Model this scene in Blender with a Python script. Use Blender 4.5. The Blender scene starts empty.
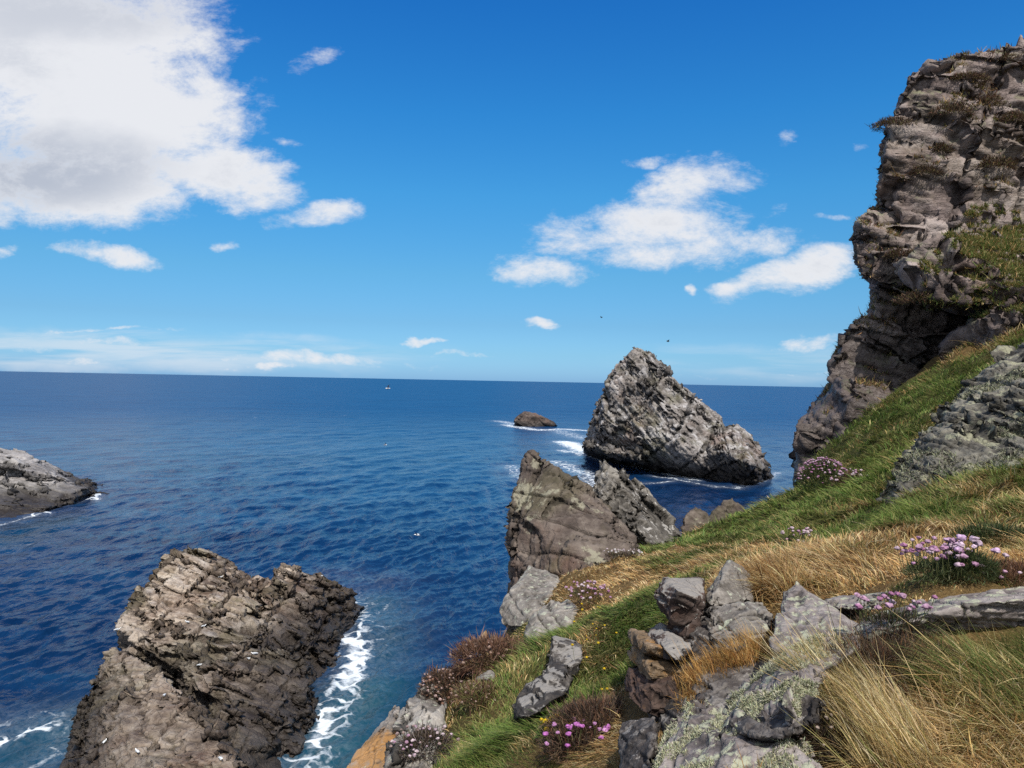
import bpy, bmesh, math, random
import numpy as np
from mathutils import Vector, Matrix, kdtree
from mathutils.bvhtree import BVHTree

random.seed(7)
rng = np.random.default_rng(11)
SC = bpy.context.scene
COL = SC.collection
R = math.radians

# ------------------------------------------------------------------ camera
F = 740.0
H = 16.0                                   # eye height above the sea
ROLL, PITCH = R(1.12), R(-0.23)
CAM = np.array([0.0, 0.0, H])
fwd = np.array([0, math.cos(PITCH), math.sin(PITCH)])
rgt = np.array([math.cos(ROLL), 0, math.sin(ROLL)])
upv = np.cross(rgt, fwd); upv /= np.linalg.norm(upv)
rgt = np.cross(fwd, upv)


def P(px, py, d):
    """a point of the place, seen at pixel px, py of the photograph and d metres ahead"""
    return CAM + d * (fwd + rgt * (px - 512) / F + upv * (384 - py) / F)


def S(px, py, z=0.0):
    """where that line of sight meets the level z"""
    v = fwd + rgt * (px - 512) / F + upv * (384 - py) / F
    return CAM + v * ((z - H) / v[2])


cd = bpy.data.cameras.new('camera')
cam = bpy.data.objects.new('camera', cd)
COL.objects.link(cam)
m = Matrix(((rgt[0], upv[0], -fwd[0], 0), (rgt[1], upv[1], -fwd[1], 0), (rgt[2], upv[2], -fwd[2], H), (0, 0, 0, 1)))
cam.matrix_world = m
cd.sensor_width = 36
cd.lens = 36 * F / 1024
cd.clip_start, cd.clip_end = 0.05, 200000
SC.camera = cam


# ------------------------------------------------------------------ helpers
def tag(o, label=None, cat=None, group=None, kind=None):
    if label: o['label'] = label
    if cat: o['category'] = cat
    if group: o['group'] = group
    if kind: o['kind'] = kind
    return o


def link(name, me, mat=None, parent=None, loc=None):
    o = bpy.data.objects.new(name, me)
    COL.objects.link(o)
    if mat is not None and me is not None:
        me.materials.clear(); me.materials.append(mat)
    if parent is not None: o.parent = parent
    if loc is not None: o.location = loc
    return o


def mesh_np(name, V, faces=None, loops=None, starts=None, smooth=True):
    """faces: (M,k) int array, or loops + starts for mixed sizes"""
    me = bpy.data.meshes.new(name)
    if faces is not None:
        faces = np.asarray(faces, np.int32)
        loops = faces.ravel(); starts = np.arange(0, faces.size, faces.shape[1], dtype=np.int32)
    me.vertices.add(len(V)); me.vertices.foreach_set('co', np.ascontiguousarray(V, np.float32).ravel())
    me.loops.add(len(loops)); me.loops.foreach_set('vertex_index', np.ascontiguousarray(loops, np.int32))
    me.polygons.add(len(starts)); me.polygons.foreach_set('loop_start', np.ascontiguousarray(starts, np.int32))
    me.update(calc_edges=True)
    me.polygons.foreach_set('use_smooth', np.full(len(starts), smooth))
    return me


def attr_f(me, name, vals):
    a = me.attributes.new(name, 'FLOAT', 'POINT'); a.data.foreach_set('value', np.ascontiguousarray(vals, np.float32))


def attr_c(me, name, rgb):
    a = me.attributes.new(name, 'FLOAT_COLOR', 'POINT')
    c = np.ones((len(rgb), 4), np.float32); c[:, :3] = rgb
    a.data.foreach_set('color', c.ravel())


# ---- hashing noise
def hsh(ix, iy, iz, k):
    n = (ix.astype(np.int64) * 374761393 + iy.astype(np.int64) * 668265263 + iz.astype(np.int64) * 2147483647 + k * 1274126177) & 0xffffffff
    n = ((n ^ (n >> 13)) * 1274126177) & 0xffffffff
    n = ((n ^ (n >> 16)) * 2246822519) & 0xffffffff
    n = n ^ (n >> 15)
    return (n & 0xffffff) / float(0x1000000)


def vnoise(p, k=0):
    i = np.floor(p); f = p - i; u = f * f * (3 - 2 * f)
    i = i.astype(np.int64)
    out = 0
    for dx in (0, 1):
        wx = u[:, 0] if dx else 1 - u[:, 0]
        for dy in (0, 1):
            wy = u[:, 1] if dy else 1 - u[:, 1]
            for dz in (0, 1):
                wz = u[:, 2] if dz else 1 - u[:, 2]
                out = out + wx * wy * wz * hsh(i[:, 0] + dx, i[:, 1] + dy, i[:, 2] + dz, k)
    return out * 2 - 1


def fbm(p, octs=4, k=0, gain=0.5):
    a, s, t = 1.0, 0, 0
    for o in range(octs):
        s = s + a * vnoise(p, k + o * 17); t += a
        p = p * 2.03 + 3.7; a *= gain
    return s / t


def facets(p, k=0):
    """cell noise whose cells carry tilted planes; returns height and closeness to a joint"""
    i = np.floor(p).astype(np.int64)
    n = len(p)
    d1 = np.full(n, 9.0); d2 = np.full(n, 9.0); hgt = np.zeros(n); cid = np.zeros(n)
    for dx in (-1, 0, 1):
        for dy in (-1, 0, 1):
            for dz in (-1, 0, 1):
                cx, cy, cz = i[:, 0] + dx, i[:, 1] + dy, i[:, 2] + dz
                f = np.stack([cx + hsh(cx, cy, cz, k), cy + hsh(cx, cy, cz, k + 1), cz + hsh(cx, cy, cz, k + 2)], 1)
                q = p - f
                d = (q * q).sum(1)
                g = np.stack([hsh(cx, cy, cz, k + 3), hsh(cx, cy, cz, k + 4), hsh(cx, cy, cz, k + 5)], 1) * 2 - 1
                h = (g * q).sum(1) + 0.9 * (hsh(cx, cy, cz, k + 6) - 0.5)
                new = d < d1
                d2 = np.where(new, d1, np.minimum(d2, d))
                hgt = np.where(new, h, hgt); cid = np.where(new, hsh(cx, cy, cz, k + 7), cid)
                d1 = np.where(new, d, d1)
    return hgt, 1 - np.clip((np.sqrt(d2) - np.sqrt(d1)) / 0.16, 0, 1), cid


def normals(V, Fc):
    n = np.cross(V[Fc[:, 2]] - V[Fc[:, 0]], V[Fc[:, 3]] - V[Fc[:, 1]])
    out = np.zeros_like(V)
    for c in range(3):
        w = np.tile(n[:, c][:, None], (1, 4)).ravel()
        out[:, c] = np.bincount(Fc.ravel(), w, len(V))
    l = np.linalg.norm(out, axis=1, keepdims=True); l[l == 0] = 1
    return out / l


def rotm(rx, ry, rz):
    return np.array(Matrix.Rotation(R(rz), 3, 'Z') @ Matrix.Rotation(R(ry), 3, 'Y') @ Matrix.Rotation(R(rx), 3, 'X'))


ROCKS = []        # (V, F) of everything solid, for keeping grass out and for scattering


def smoothv(x, E, n, it):
    for _ in range(it):
        acc = np.zeros_like(x); cnt = np.bincount(E.ravel(), minlength=n)[:, None]
        for c in range(x.shape[1]):
            acc[:, c] = np.bincount(E[:, 0], x[E[:, 1], c], n) + np.bincount(E[:, 1], x[E[:, 0], c], n)
        x = 0.5 * x + 0.5 * acc / np.maximum(cnt, 1)
    return x


def rock_mesh(hulls, vox, layers, grain=0.0, seed=0, blocks=(), cuts=()):
    """convex cores, crusted with oriented blocks that follow the bedding, fused and roughened.
    blocks: (count, (lx, ly, lz), bedding rotation, tilt jitter, outward push)"""
    r = np.random.default_rng(1000 + seed)
    bm = bmesh.new()
    tris = []
    planes, own = [], []
    for hi, pts in enumerate(hulls):
        hb = bmesh.new()
        vs = [hb.verts.new(Vector(p)) for p in pts]
        res = bmesh.ops.convex_hull(hb, input=vs)
        kill = [e for e in res['geom_interior'] + res['geom_unused'] if isinstance(e, bmesh.types.BMVert)]
        if kill: bmesh.ops.delete(hb, geom=list(set(kill)), context='VERTS')
        bmesh.ops.recalc_face_normals(hb, faces=hb.faces)
        pl = []
        for f in hb.faces:
            f.normal_update()
            pl.append((*f.normal, f.normal.dot(f.verts[0].co)))
            if f.normal.z > -0.75:
                tris.append([tuple(v.co) for v in f.verts[:3]] + [tuple(f.normal)]); own.append(hi)
        planes.append(np.array(pl))
        if blocks:
            inset = blocks[0][4] * 0.95
            cen = np.mean([v.co for v in hb.verts], 0)
            for v in hb.verts:
                dv = np.array(v.co) - cen; L = np.linalg.norm(dv)
                v.co = Vector(cen + dv * max(0.72, 1 - inset / max(L, 1e-6)))
        mm = bpy.data.meshes.new('h'); hb.to_mesh(mm); hb.free(); bm.from_mesh(mm); bpy.data.meshes.remove(mm)
    T = np.array(tris); own = np.array(own); ar = np.linalg.norm(np.cross(T[:, 1] - T[:, 0], T[:, 2] - T[:, 0]), axis=1)
    Bm = bmesh.new()
    push0 = blocks[0][4] if blocks else 0
    for (cover, size, rot, jit, push) in blocks:
        cnt = int(cover * ar.sum() * 0.5 / (size[0] * size[1])) + 3
        i = r.choice(len(T), cnt, p=ar / ar.sum())
        u, v = r.uniform(0, 1, (2, cnt)); fl = u + v > 1; u[fl], v[fl] = 1 - u[fl], 1 - v[fl]
        pc = T[i, 0] + u[:, None] * (T[i, 1] - T[i, 0]) + v[:, None] * (T[i, 2] - T[i, 0]); nn = T[i, 3]
        for p, n, ow in zip(pc, nn, own[i]):
            hs = np.array(size) * 0.5 * np.exp(r.normal(0, .35, 3))
            M = rotm(*(np.array(rot) + r.normal(0, jit, 3)))
            ext = (np.abs(M.T @ n) * hs).sum()
            c = p - n * (ext + push0 * 0.75 * r.uniform(0, 1) ** 1.3 - push * r.uniform(-0.5, 1.0))
            cs = np.array([[x, y, z] for x in (-1, 1) for y in (-1, 1) for z in (-1, 1)]) * hs
            cs = cs * (1 + r.uniform(-.16, .10, cs.shape))
            ws = (M @ cs.T).T + c
            pl = planes[ow]; lim = pl[:, 3] + push * r.uniform(-0.55, 0.75, len(pl))
            for _ in range(4):
                ex = ws @ pl[:, :3].T - lim                      # how far each corner sticks out of the core
                wi = ex.argmax(1); e_ = ex[np.arange(8), wi]
                ws = ws - pl[wi, :3] * np.maximum(e_, 0)[:, None]
            vs = [Bm.verts.new(Vector(q)) for q in ws]
            idx = [(0, 1, 3, 2), (4, 6, 7, 5), (0, 4, 5, 1), (2, 3, 7, 6), (0, 2, 6, 4), (1, 5, 7, 3)]
            for q in idx: Bm.faces.new([vs[k] for k in q])
    me = bpy.data.meshes.new('tmp'); bm.to_mesh(me); bm.free()
    me2 = bpy.data.meshes.new('tmp2'); Bm.to_mesh(me2); Bm.free()
    bj = bmesh.new(); bj.from_mesh(me); bj.from_mesh(me2); bj.to_mesh(me); bj.free(); bpy.data.meshes.remove(me2)
    o = link('tmp', me)
    md = o.modifiers.new('r', 'REMESH'); md.mode = 'VOXEL'; md.voxel_size = vox; md.adaptivity = 0
    dg = bpy.context.evaluated_depsgraph_get(); dg.update()
    e = bpy.data.meshes.new_from_object(o.evaluated_get(dg))
    V = np.empty(len(e.vertices) * 3, np.float32); e.vertices.foreach_get('co', V); V = V.reshape(-1, 3).astype(np.float64)
    L = np.empty(len(e.loops), np.int32); e.loops.foreach_get('vertex_index', L)
    E = np.empty(len(e.edges) * 2, np.int32); e.edges.foreach_get('vertices', E); E = E.reshape(-1, 2)
    Fc = L.reshape(-1, 4)
    bpy.data.objects.remove(o); bpy.data.meshes.remove(me); bpy.data.meshes.remove(e)
    k = seed * 101
    for (scale, aniso, rot, flat, amp, cdepth) in layers:
        # break the surface into plane-faced pieces
        N = normals(V, Fc)
        M = rotm(*rot)
        q = (V @ M) / (scale * np.array(aniso))
        q = q + 0.10 * np.stack([vnoise(q * 1.7, k + 61), vnoise(q * 1.7, k + 62), vnoise(q * 1.7, k + 63)], 1)
        h, c, cid = facets(q, k)
        nb_ = N @ M
        ax = np.abs(nb_).argmax(1); sg = (nb_[np.arange(len(V)), ax] > 0)
        _, g = np.unique(np.round(cid * 1e7).astype(np.int64) * 8 + ax * 2 + sg, return_inverse=True)
        g = g.ravel(); cnt = np.bincount(g).astype(float)
        cen = np.stack([np.bincount(g, V[:, j]) for j in range(3)], 1) / cnt[:, None]
        nm = np.stack([np.bincount(g, N[:, j]) for j in range(3)], 1)
        rr_ = np.random.default_rng(k)
        nm = nm / (np.linalg.norm(nm, axis=1, keepdims=True) + 1e-9) + rr_.normal(0, .09, nm.shape)
        nm /= np.linalg.norm(nm, axis=1, keepdims=True)
        off = rr_.uniform(-1, 1, len(cnt)) * amp
        d = ((cen[g] - V) * nm[g]).sum(1) * flat
        d = np.clip(d, -.22 * scale, .22 * scale) + off[g]
        some = np.clip(fbm(q * .6, 2, k + 5) * 3, 0, 1)      # joints open only here and there
        V = V + nm[g] * (d - c * some * cdepth)[:, None]
        V = V + (smoothv(V, E, len(V), 1) - V) * 0.6
        k += 13
    for (spacing, rot, axis, step, depth, width) in cuts:
        N = normals(V, Fc)
        M = rotm(*rot); q = V @ M
        w = q[:, axis] / spacing + 0.35 * fbm(q / (spacing * 3.5), 3, k + 3)
        i0 = np.floor(w).astype(np.int64); z0 = np.zeros_like(i0)
        jit_ = lambda j: j + 0.7 * (hsh(j, z0, z0 + 4, k) - .5)
        i = np.where(w < jit_(i0), i0 - 1, i0); i = np.where(w >= jit_(i0 + 1), i0 + 1, i)
        dj = np.minimum(np.abs(w - jit_(i)), np.abs(w - jit_(i + 1))) * spacing
        pres = np.clip(0.5 + 2.6 * fbm(q / (spacing * 2.2) + i[:, None] * 3.7, 2, k + 7), 0, 1)
        side = 1 - np.abs(N @ M[:, axis]) ** 2
        V = V + N * (((hsh(i, z0, z0, k) - .5) * 2 * step - depth * pres * np.exp(-(dj / width) ** 2)) * side)[:, None]
        k += 19
    if grain:
        N = normals(V, Fc)
        V = V + N * (fbm(V / (grain * 7), 5, k, .6) * grain * .6)[:, None]
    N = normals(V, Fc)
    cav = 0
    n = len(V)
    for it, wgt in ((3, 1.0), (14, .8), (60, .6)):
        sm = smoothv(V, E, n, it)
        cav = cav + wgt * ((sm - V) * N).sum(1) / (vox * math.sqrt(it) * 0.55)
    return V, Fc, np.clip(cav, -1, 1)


def rock(name, label, hulls, vox, layers, mat, grain=0.0, seed=0, cat='rock', group=None, parent=None, base=None, blocks=()):
    vox = vox * (.6 if vox < .02 else .65)
    V, Fc, cavity_shade = rock_mesh(hulls, vox, layers['l'], grain, seed, layers['b'], [(c[0], layers['rot'], c[1], c[2], c[3], vox * c[4]) for c in layers['c']])
    c = V.mean(0) if base is None else np.array(base); c = c.copy()
    if base is None: c[2] = V[:, 2].min()
    me = mesh_np(name, V - c, Fc)
    attr_f(me, 'cavity_shade', cavity_shade)
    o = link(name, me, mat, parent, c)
    if label: tag(o, label, cat, group)
    ROCKS.append((V, Fc))
    return o, V, Fc


# ------------------------------------------------------------------ materials
class NT:
    def __init__(s, name):
        s.m = bpy.data.materials.new(name); s.m.use_nodes = True
        s.t = s.m.node_tree; s.t.nodes.clear()
        s.out = s.t.nodes.new('ShaderNodeOutputMaterial')

    def n(s, typ, **kw):
        nd = s.t.nodes.new('ShaderNode' + typ)
        for k, v in kw.items(): setattr(nd, k, v)
        return nd

    def l(s, a, b): s.t.links.new(a, b)

    def put(s, sock, v):
        if isinstance(v, bpy.types.NodeSocket): s.l(v, sock)
        elif v is not None:
            if sock.type == 'RGBA' and len(v) == 3: v = (*v, 1)
            sock.default_value = v

    def math(s, op, a, b=None, c=None, clamp=False):
        nd = s.n('Math', operation=op, use_clamp=clamp)
        for i, v in enumerate((a, b, c)):
            if v is not None: s.put(nd.inputs[i], v)
        return nd.outputs[0]

    def vmath(s, op, a, b=None):
        nd = s.n('VectorMath', operation=op)
        s.put(nd.inputs[0], a)
        if b is not None: s.put(nd.inputs[1], b)
        return nd.outputs[0]

    def vmath2(s, a):
        nd = s.n('VectorMath', operation='LENGTH'); s.put(nd.inputs[0], a)
        return nd.outputs['Value']

    def noise(s, vec, scale, detail=5, rough=0.55, dist=0.0, out='Fac'):
        nd = s.n('TexNoise'); s.l(vec, nd.inputs['Vector'])
        nd.inputs['Scale'].default_value = scale; nd.inputs['Detail'].default_value = detail
        nd.inputs['Roughness'].default_value = rough; nd.inputs['Distortion'].default_value = dist
        return nd.outputs[out]

    def step(s, v, a, b, lo=0.0, hi=1.0):
        nd = s.n('MapRange', interpolation_type='SMOOTHSTEP')
        s.put(nd.inputs[0], v); s.put(nd.inputs[1], a); s.put(nd.inputs[2], b)
        nd.inputs[3].default_value = lo; nd.inputs[4].default_value = hi
        return nd.outputs[0]

    def mix(s, f, a, b, mode='MIX'):
        nd = s.n('Mix', data_type='RGBA', blend_type=mode)
        s.put(nd.inputs[0], f); s.put(nd.inputs[6], a); s.put(nd.inputs[7], b)
        return nd.outputs[2]

    def ramp(s, f, stops):
        nd = s.n('ValToRGB'); s.l(f, nd.inputs[0])
        e = nd.color_ramp.elements
        while len(e) < len(stops): e.new(0.5)
        for el, (p, c) in zip(e, stops): el.position = p; el.color = (*c, 1) if len(c) == 3 else c
        return nd.outputs[0]


def rock_mat(name, cols, scale=1.0, lichen=None, lamt=0.0, lscale=3.0, orange=0.0, wet=None, guano=0.0, green=0.0,
             bump=0.02, rot=(0, 0, 0), streak=4.0, dark=0.6, rough=0.85, cavity_shade=0.6, lz=(-0.2, 0.6), redn=0.0, wmix=0.92):
    t = NT(name)
    g = t.n('NewGeometry'); pos = g.outputs['Position']
    sep = t.n('SeparateXYZ'); t.l(g.outputs['Normal'], sep.inputs[0]); nz = sep.outputs[2]
    sp = t.n('SeparateXYZ'); t.l(pos, sp.inputs[0]); z = sp.outputs[2]
    mp = t.n('Mapping'); t.l(pos, mp.inputs[0]); mp.inputs['Rotation'].default_value = [R(a) for a in rot]
    mp.inputs['Scale'].default_value = (scale * 0.5, scale * 0.5, scale * streak)
    n1 = t.noise(pos, 1.3 * scale, 9, 0.62)
    n2 = t.noise(mp.outputs[0], 1.0, 6, 0.6, 0.4)
    n3 = t.noise(pos, 7.0 * scale, 6, 0.7)
    f = t.math('ADD', t.math('MULTIPLY', n1, 0.40), t.math('ADD', t.math('MULTIPLY', n2, 0.32), t.math('MULTIPLY', n3, 0.28)))
    c = t.ramp(f, [(0.40, cols[0]), (0.5, cols[1]), (0.60, cols[2])])
    sp3 = t.step(n3, 0.5, 0.72)
    c = t.mix(t.math('MULTIPLY', sp3, 0.35), c, cols[2])
    if redn:
        n8 = t.noise(pos, 0.45 * scale, 4, 0.6)
        c = t.mix(t.math('MULTIPLY', t.step(n8, 0.5, 0.66), redn), c, (0.17, 0.085, 0.055))
    if green:
        n4 = t.noise(pos, 0.8 * scale, 5, 0.65)
        c = t.mix(t.math('MULTIPLY', t.step(n4, 0.48, 0.62), green), c, (0.10, 0.10, 0.035))
    if orange:
        n5 = t.noise(pos, 1.1 * scale, 6, 0.65)
        n6 = t.noise(pos, 12 * scale, 3, 0.6)
        mk = t.math('MULTIPLY', t.step(t.math('ADD', n5, t.math('MULTIPLY', n6, 0.25)), 0.78 - 0.3 * orange, 0.9 - 0.3 * orange), min(1.0, 0.5 + orange * .45))
        c = t.mix(mk, c, (0.36, 0.17, 0.035))
    if guano:
        n7 = t.noise(pos, 1.7 * scale, 8, 0.7)
        up = t.step(nz, -0.4, 0.7, 0.55, 1.0)
        c = t.mix(t.math('MULTIPLY', t.step(n7, 0.62 - 0.17 * guano, 0.72 - 0.1 * guano), t.math('MULTIPLY', up, min(1, guano))), c, (0.46, 0.44, 0.43))
    if lichen:
        n9 = t.noise(pos, lscale, 7, 0.7)
        up = t.step(nz, lz[0], lz[1])
        th = 0.70 - 0.28 * lamt
        mk = t.math('MULTIPLY', t.step(n9, th, th + 0.035), up)
        c = t.mix(t.math('MULTIPLY', mk, 0.85), c, lichen)
    at = t.n('Attribute'); at.attribute_name = 'cavity_shade'
    c = t.mix(t.math('MULTIPLY', t.step(at.outputs['Fac'], 0.05, 0.75), cavity_shade), c, tuple(v * (1 - dark) for v in cols[0]))  # occlusion-like shade, along with crevice dirt, painted into the hollows
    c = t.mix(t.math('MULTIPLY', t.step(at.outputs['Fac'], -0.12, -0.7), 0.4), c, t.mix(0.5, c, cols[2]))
    rg = rough
    if wet:
        nw = t.noise(pos, 0.35 * scale, 4, 0.6)
        zz = t.math('ADD', z, t.math('MULTIPLY', t.math('SUBTRACT', nw, 0.5), (wet[1] - wet[0]) * 1.6))
        wk = t.step(zz, wet[1], wet[0])
        c = t.mix(t.math('MULTIPLY', wk, wmix), c, t.mix(n3, (0.012, 0.010, 0.009), (0.035, 0.027, 0.022)))
        rg = t.math('SUBTRACT', rough, t.math('MULTIPLY', wk, 0.35))
    b = t.n('BsdfPrincipled')
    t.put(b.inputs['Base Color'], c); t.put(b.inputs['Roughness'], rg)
    b.inputs['Specular IOR Level'].default_value = 0.3
    vo = t.n('TexVoronoi', feature='DISTANCE_TO_EDGE'); t.l(t.vmath('ADD', pos, t.vmath('MULTIPLY', t.noise(pos, 3.0 * scale, 4, 0.6, out='Color'), (.5 / scale, .5 / scale, .5 / scale))), vo.inputs['Vector']); vo.inputs['Scale'].default_value = 5.5 * scale
    hgt = t.math('ADD', t.math('MULTIPLY', t.math('MINIMUM', vo.outputs['Distance'], 0.06), 2.5), t.math('ADD', t.math('MULTIPLY', n3, 0.45), t.math('MULTIPLY', t.noise(pos, 26 * scale, 4, 0.6), 0.22)))
    hgt = t.math('ADD', hgt, t.math('MULTIPLY', n2, 1.3))
    bp = t.n('Bump'); bp.inputs['Strength'].default_value = 0.9; bp.inputs['Distance'].default_value = bump
    t.l(hgt, bp.inputs['Height']); t.l(bp.outputs[0], b.inputs['Normal'])
    t.l(b.outputs[0], t.out.inputs[0])
    return t.m


def leaf_mat(name, rough=0.6, trans=0.3):
    t = NT(name)
    a = t.n('Attribute'); a.attribute_name = 'col'
    b = t.n('BsdfPrincipled'); t.l(a.outputs['Color'], b.inputs['Base Color']); b.inputs['Roughness'].default_value = rough
    b.inputs['Specular IOR Level'].default_value = 0.25
    tr = t.n('BsdfTranslucent'); t.l(a.outputs['Color'], tr.inputs[0])
    mx = t.n('MixShader'); mx.inputs[0].default_value = trans
    t.l(b.outputs[0], mx.inputs[1]); t.l(tr.outputs[0], mx.inputs[2]); t.l(mx.outputs[0], t.out.inputs[0])
    return t.m


M_LEAF = leaf_mat('leaf')
M_LICH = leaf_mat('lichen_crust', 0.9, 0.1)
M_PETAL = leaf_mat('petal', 0.7, 0.3)


def plain_mat(name, colr, rough=0.7, nscale=6, var=0.25):
    t = NT(name)
    g = t.n('TexCoord'); n = t.noise(g.outputs['Object'], nscale, 4)
    b = t.n('BsdfPrincipled')
    t.put(b.inputs['Base Color'], t.mix(n, tuple(v * (1 - var) for v in colr), tuple(min(1, v * (1 + var)) for v in colr)))
    b.inputs['Roughness'].default_value = rough
    t.l(b.outputs[0], t.out.inputs[0])
    return t.m


# ------------------------------------------------------------------ world, sun
SUN_EL, SUN_AZ = R(55), R(167)            # azimuth clockwise from +Y (straight ahead)
sd = np.array([math.sin(SUN_AZ) * math.cos(SUN_EL), math.cos(SUN_AZ) * math.cos(SUN_EL), math.sin(SUN_EL)])
sl = bpy.data.lights.new('sun', 'SUN'); sl.energy = 5.0; sl.angle = R(0.53); sl.color = (1, 0.95, 0.88)
so = bpy.data.objects.new('sun', sl); COL.objects.link(so)
so.rotation_euler = Vector(sd).to_track_quat('Z', 'Y').to_euler()
so.location = (5, -5, 40)


def build_world():
    w = bpy.data.worlds.new('World'); SC.world = w; w.use_nodes = True
    t = NT.__new__(NT); t.t = w.node_tree; t.t.nodes.clear()
    out = t.n('OutputWorld'); bg = t.n('Background'); t.l(bg.outputs[0], out.inputs[0])
    sky = t.n('TexSky', sky_type='NISHITA'); sky.sun_disc = False
    sky.sun_elevation = SUN_EL; sky.sun_rotation = SUN_AZ
    sky.altitude = 0; sky.air_density = 1.0; sky.dust_density = 0.6; sky.ozone_density = 2.2
    tc = t.n('TexCoord'); d = tc.outputs['Generated']
    sp = t.n('SeparateXYZ'); t.l(d, sp.inputs[0])
    # the deep, clear blue of a northern summer sky
    grad = t.ramp(t.math('MAXIMUM', sp.outputs[2], 0.0), [(p, tuple(v * .5 for v in c)) for p, c in [(0.0, (.52, 1.0, 1.9)), (0.035, (.46, .88, 1.45)), (0.075, (.42, .80, 1.2)), (.139, (.40, .90, 1.2)), (.242, (.30, 1.02, 1.42)), (.337, (.20, .98, 1.55)), (.454, (.13, .86, 1.62)), (1.0, (.5, .95, 1.4))]])
    base = t.mix(1.0, t.vmath('MULTIPLY', sky.outputs[0], (2, 2, 2)), grad, 'MULTIPLY')
    # clouds: soft ellipses on the sky, broken up by noise
    y = t.math('MAXIMUM', sp.outputs[1], 0.05)
    u = t.math('DIVIDE', sp.outputs[0], y); v = t.math('DIVIDE', sp.outputs[2], y)
    cv = t.n('CombineXYZ'); t.l(u, cv.inputs[0]); t.l(t.math('MULTIPLY', v, 1.75), cv.inputs[1])
    wn = t.noise(cv.outputs[0], 7.0, 5, 0.6, out='Color')
    wv = t.vmath('MULTIPLY', t.vmath('SUBTRACT', wn, (0.5, 0.5, 0.5)), (0.10, 0.055, 0.0))
    cu = t.n('CombineXYZ'); t.l(u, cu.inputs[0]); t.l(v, cu.inputs[1])
    q = t.vmath('ADD', cu.outputs[0], wv)
    sq = t.n('SeparateXYZ'); t.l(q, sq.inputs[0])
    E = [  # px, py, rx, ry, angle, weight
        (20, 40, 190, 95, 0, 1.7), (105, 105, 165, 105, -12, 1.7), (60, 180, 170, 52, 0, 1.5), (215, 172, 100, 38, -8, 1.5), (150, 40, 95, 75, 0, 1.1), (185, 110, 70, 60, 0, 1.0),
        (318, 212, 56, 19, 6, 0.95), (312, 60, 44, 15, 20, 0.25), (287, 144, 24, 9, -10, 0.5), (105, 254, 72, 13, -8, 0.85), (228, 243, 20, 8, 0, 0.75), (2, 247, 16, 9, 0, 0.8),
        (700, 184, 68, 32, 8, 0.95), (655, 222, 128, 30, 5, 0.95), (700, 247, 135, 22, 5, 0.85), (585, 240, 75, 24, 12, 0.8), (540, 270, 52, 17, -3, 1.0), (650, 160, 40, 10, 10, 0.5),
        (803, 272, 88, 22, 14, 1.15), (745, 287, 34, 11, 0, 0.9), (696, 286, 12, 7, 0, 0.9), (543, 326, 20, 6, 0, 1.0), (782, 134, 24, 14, 30, 0.12), (868, 148, 22, 9, 10, 0.2),
        (826, 216, 30, 8, 0, 0.2), (806, 342, 60, 9, 5, 0.6), (800, 370, 60, 5, 0, 0.4), (720, 380, 60, 4, 0, 0.3),
        (110, 345, 260, 9, -2, 0.4), (300, 357, 160, 11, -3, 0.55), (60, 360, 170, 6, 0, 0.4), (430, 342, 28, 4, 0, 0.7), (470, 354, 40, 4, 0, 0.4), (240, 366, 90, 5, 0, 0.5), (90, 330, 130, 4, 4, 0.4), (275, 366, 22, 6, 0, 0.8),
    ]
    mk = None; low = None
    for (px, py, rx, ry, ang, wt) in E:
        p = P(px, py, 1.0) - CAM; cu_, cv_ = p[0] / p[1], p[2] / p[1]
        a = R(ang)
        du = t.math('SUBTRACT', sq.outputs[0], cu_); dv = t.math('SUBTRACT', sq.outputs[1], cv_)
        ex = t.math('MULTIPLY_ADD', du, math.cos(a) / rx * F, t.math('MULTIPLY', dv, math.sin(a) / rx * F))
        ey = t.math('MULTIPLY_ADD', du, -math.sin(a) / ry * F, t.math('MULTIPLY', dv, math.cos(a) / ry * F))
        r2 = t.math('MULTIPLY_ADD', ex, ex, t.math('MULTIPLY', ey, ey))
        e = t.math('MULTIPLY', t.math('SUBTRACT', 1.0, r2), wt) if wt >= 1 else t.math('SUBTRACT', wt, r2)
        e = t.math('MAXIMUM', e, -1.1)
        mk = e if mk is None else t.math('SMOOTH_MAX', mk, e, 0.25)
    n1 = t.noise(cv.outputs[0], 8.0, 14, 0.72, 0.15)
    n2 = t.noise(cv.outputs[0], 2.2, 2, 0.4)
    dens = t.math('ADD', mk, t.math('MULTIPLY', t.math('SUBTRACT', n1, 0.5), 3.6))
    front = t.step(sp.outputs[1], 0.05, 0.2)
    alpha = t.math('MULTIPLY', t.step(dens, -0.02, 1.2), front)
    thick = t.step(dens, 0.9, 2.2)
    shade = t.math('MULTIPLY', thick, t.step(t.math('ADD', n2, t.math('MULTIPLY', t.math('SUBTRACT', n1, 0.5), 0.3)), 0.37, 0.58))
    def soft(px, py, rx, ry):
        p = P(px, py, 1.0) - CAM
        ex = t.math('MULTIPLY', t.math('SUBTRACT', sq.outputs[0], p[0] / p[1]), F / rx); ey = t.math('MULTIPLY', t.math('SUBTRACT', sq.outputs[1], p[2] / p[1]), F / ry)
        return t.step(t.math('MULTIPLY_ADD', ex, ex, t.math('MULTIPLY', ey, ey)), 1.0, 0.0)
    under = t.math('MAXIMUM', soft(20, 165, 190, 55), t.math('MULTIPLY', soft(60, 8, 200, 40), 0.6))
    shade = t.math('MULTIPLY', t.math('MAXIMUM', t.math('MULTIPLY', shade, 0.55), t.math('MULTIPLY', under, 0.85)), t.step(dens, 0.4, 1.6))
    hz = t.n('Mapping'); t.l(cu.outputs[0], hz.inputs[0]); hz.inputs['Scale'].default_value = (3.0, 34.0, 1.0)
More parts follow.
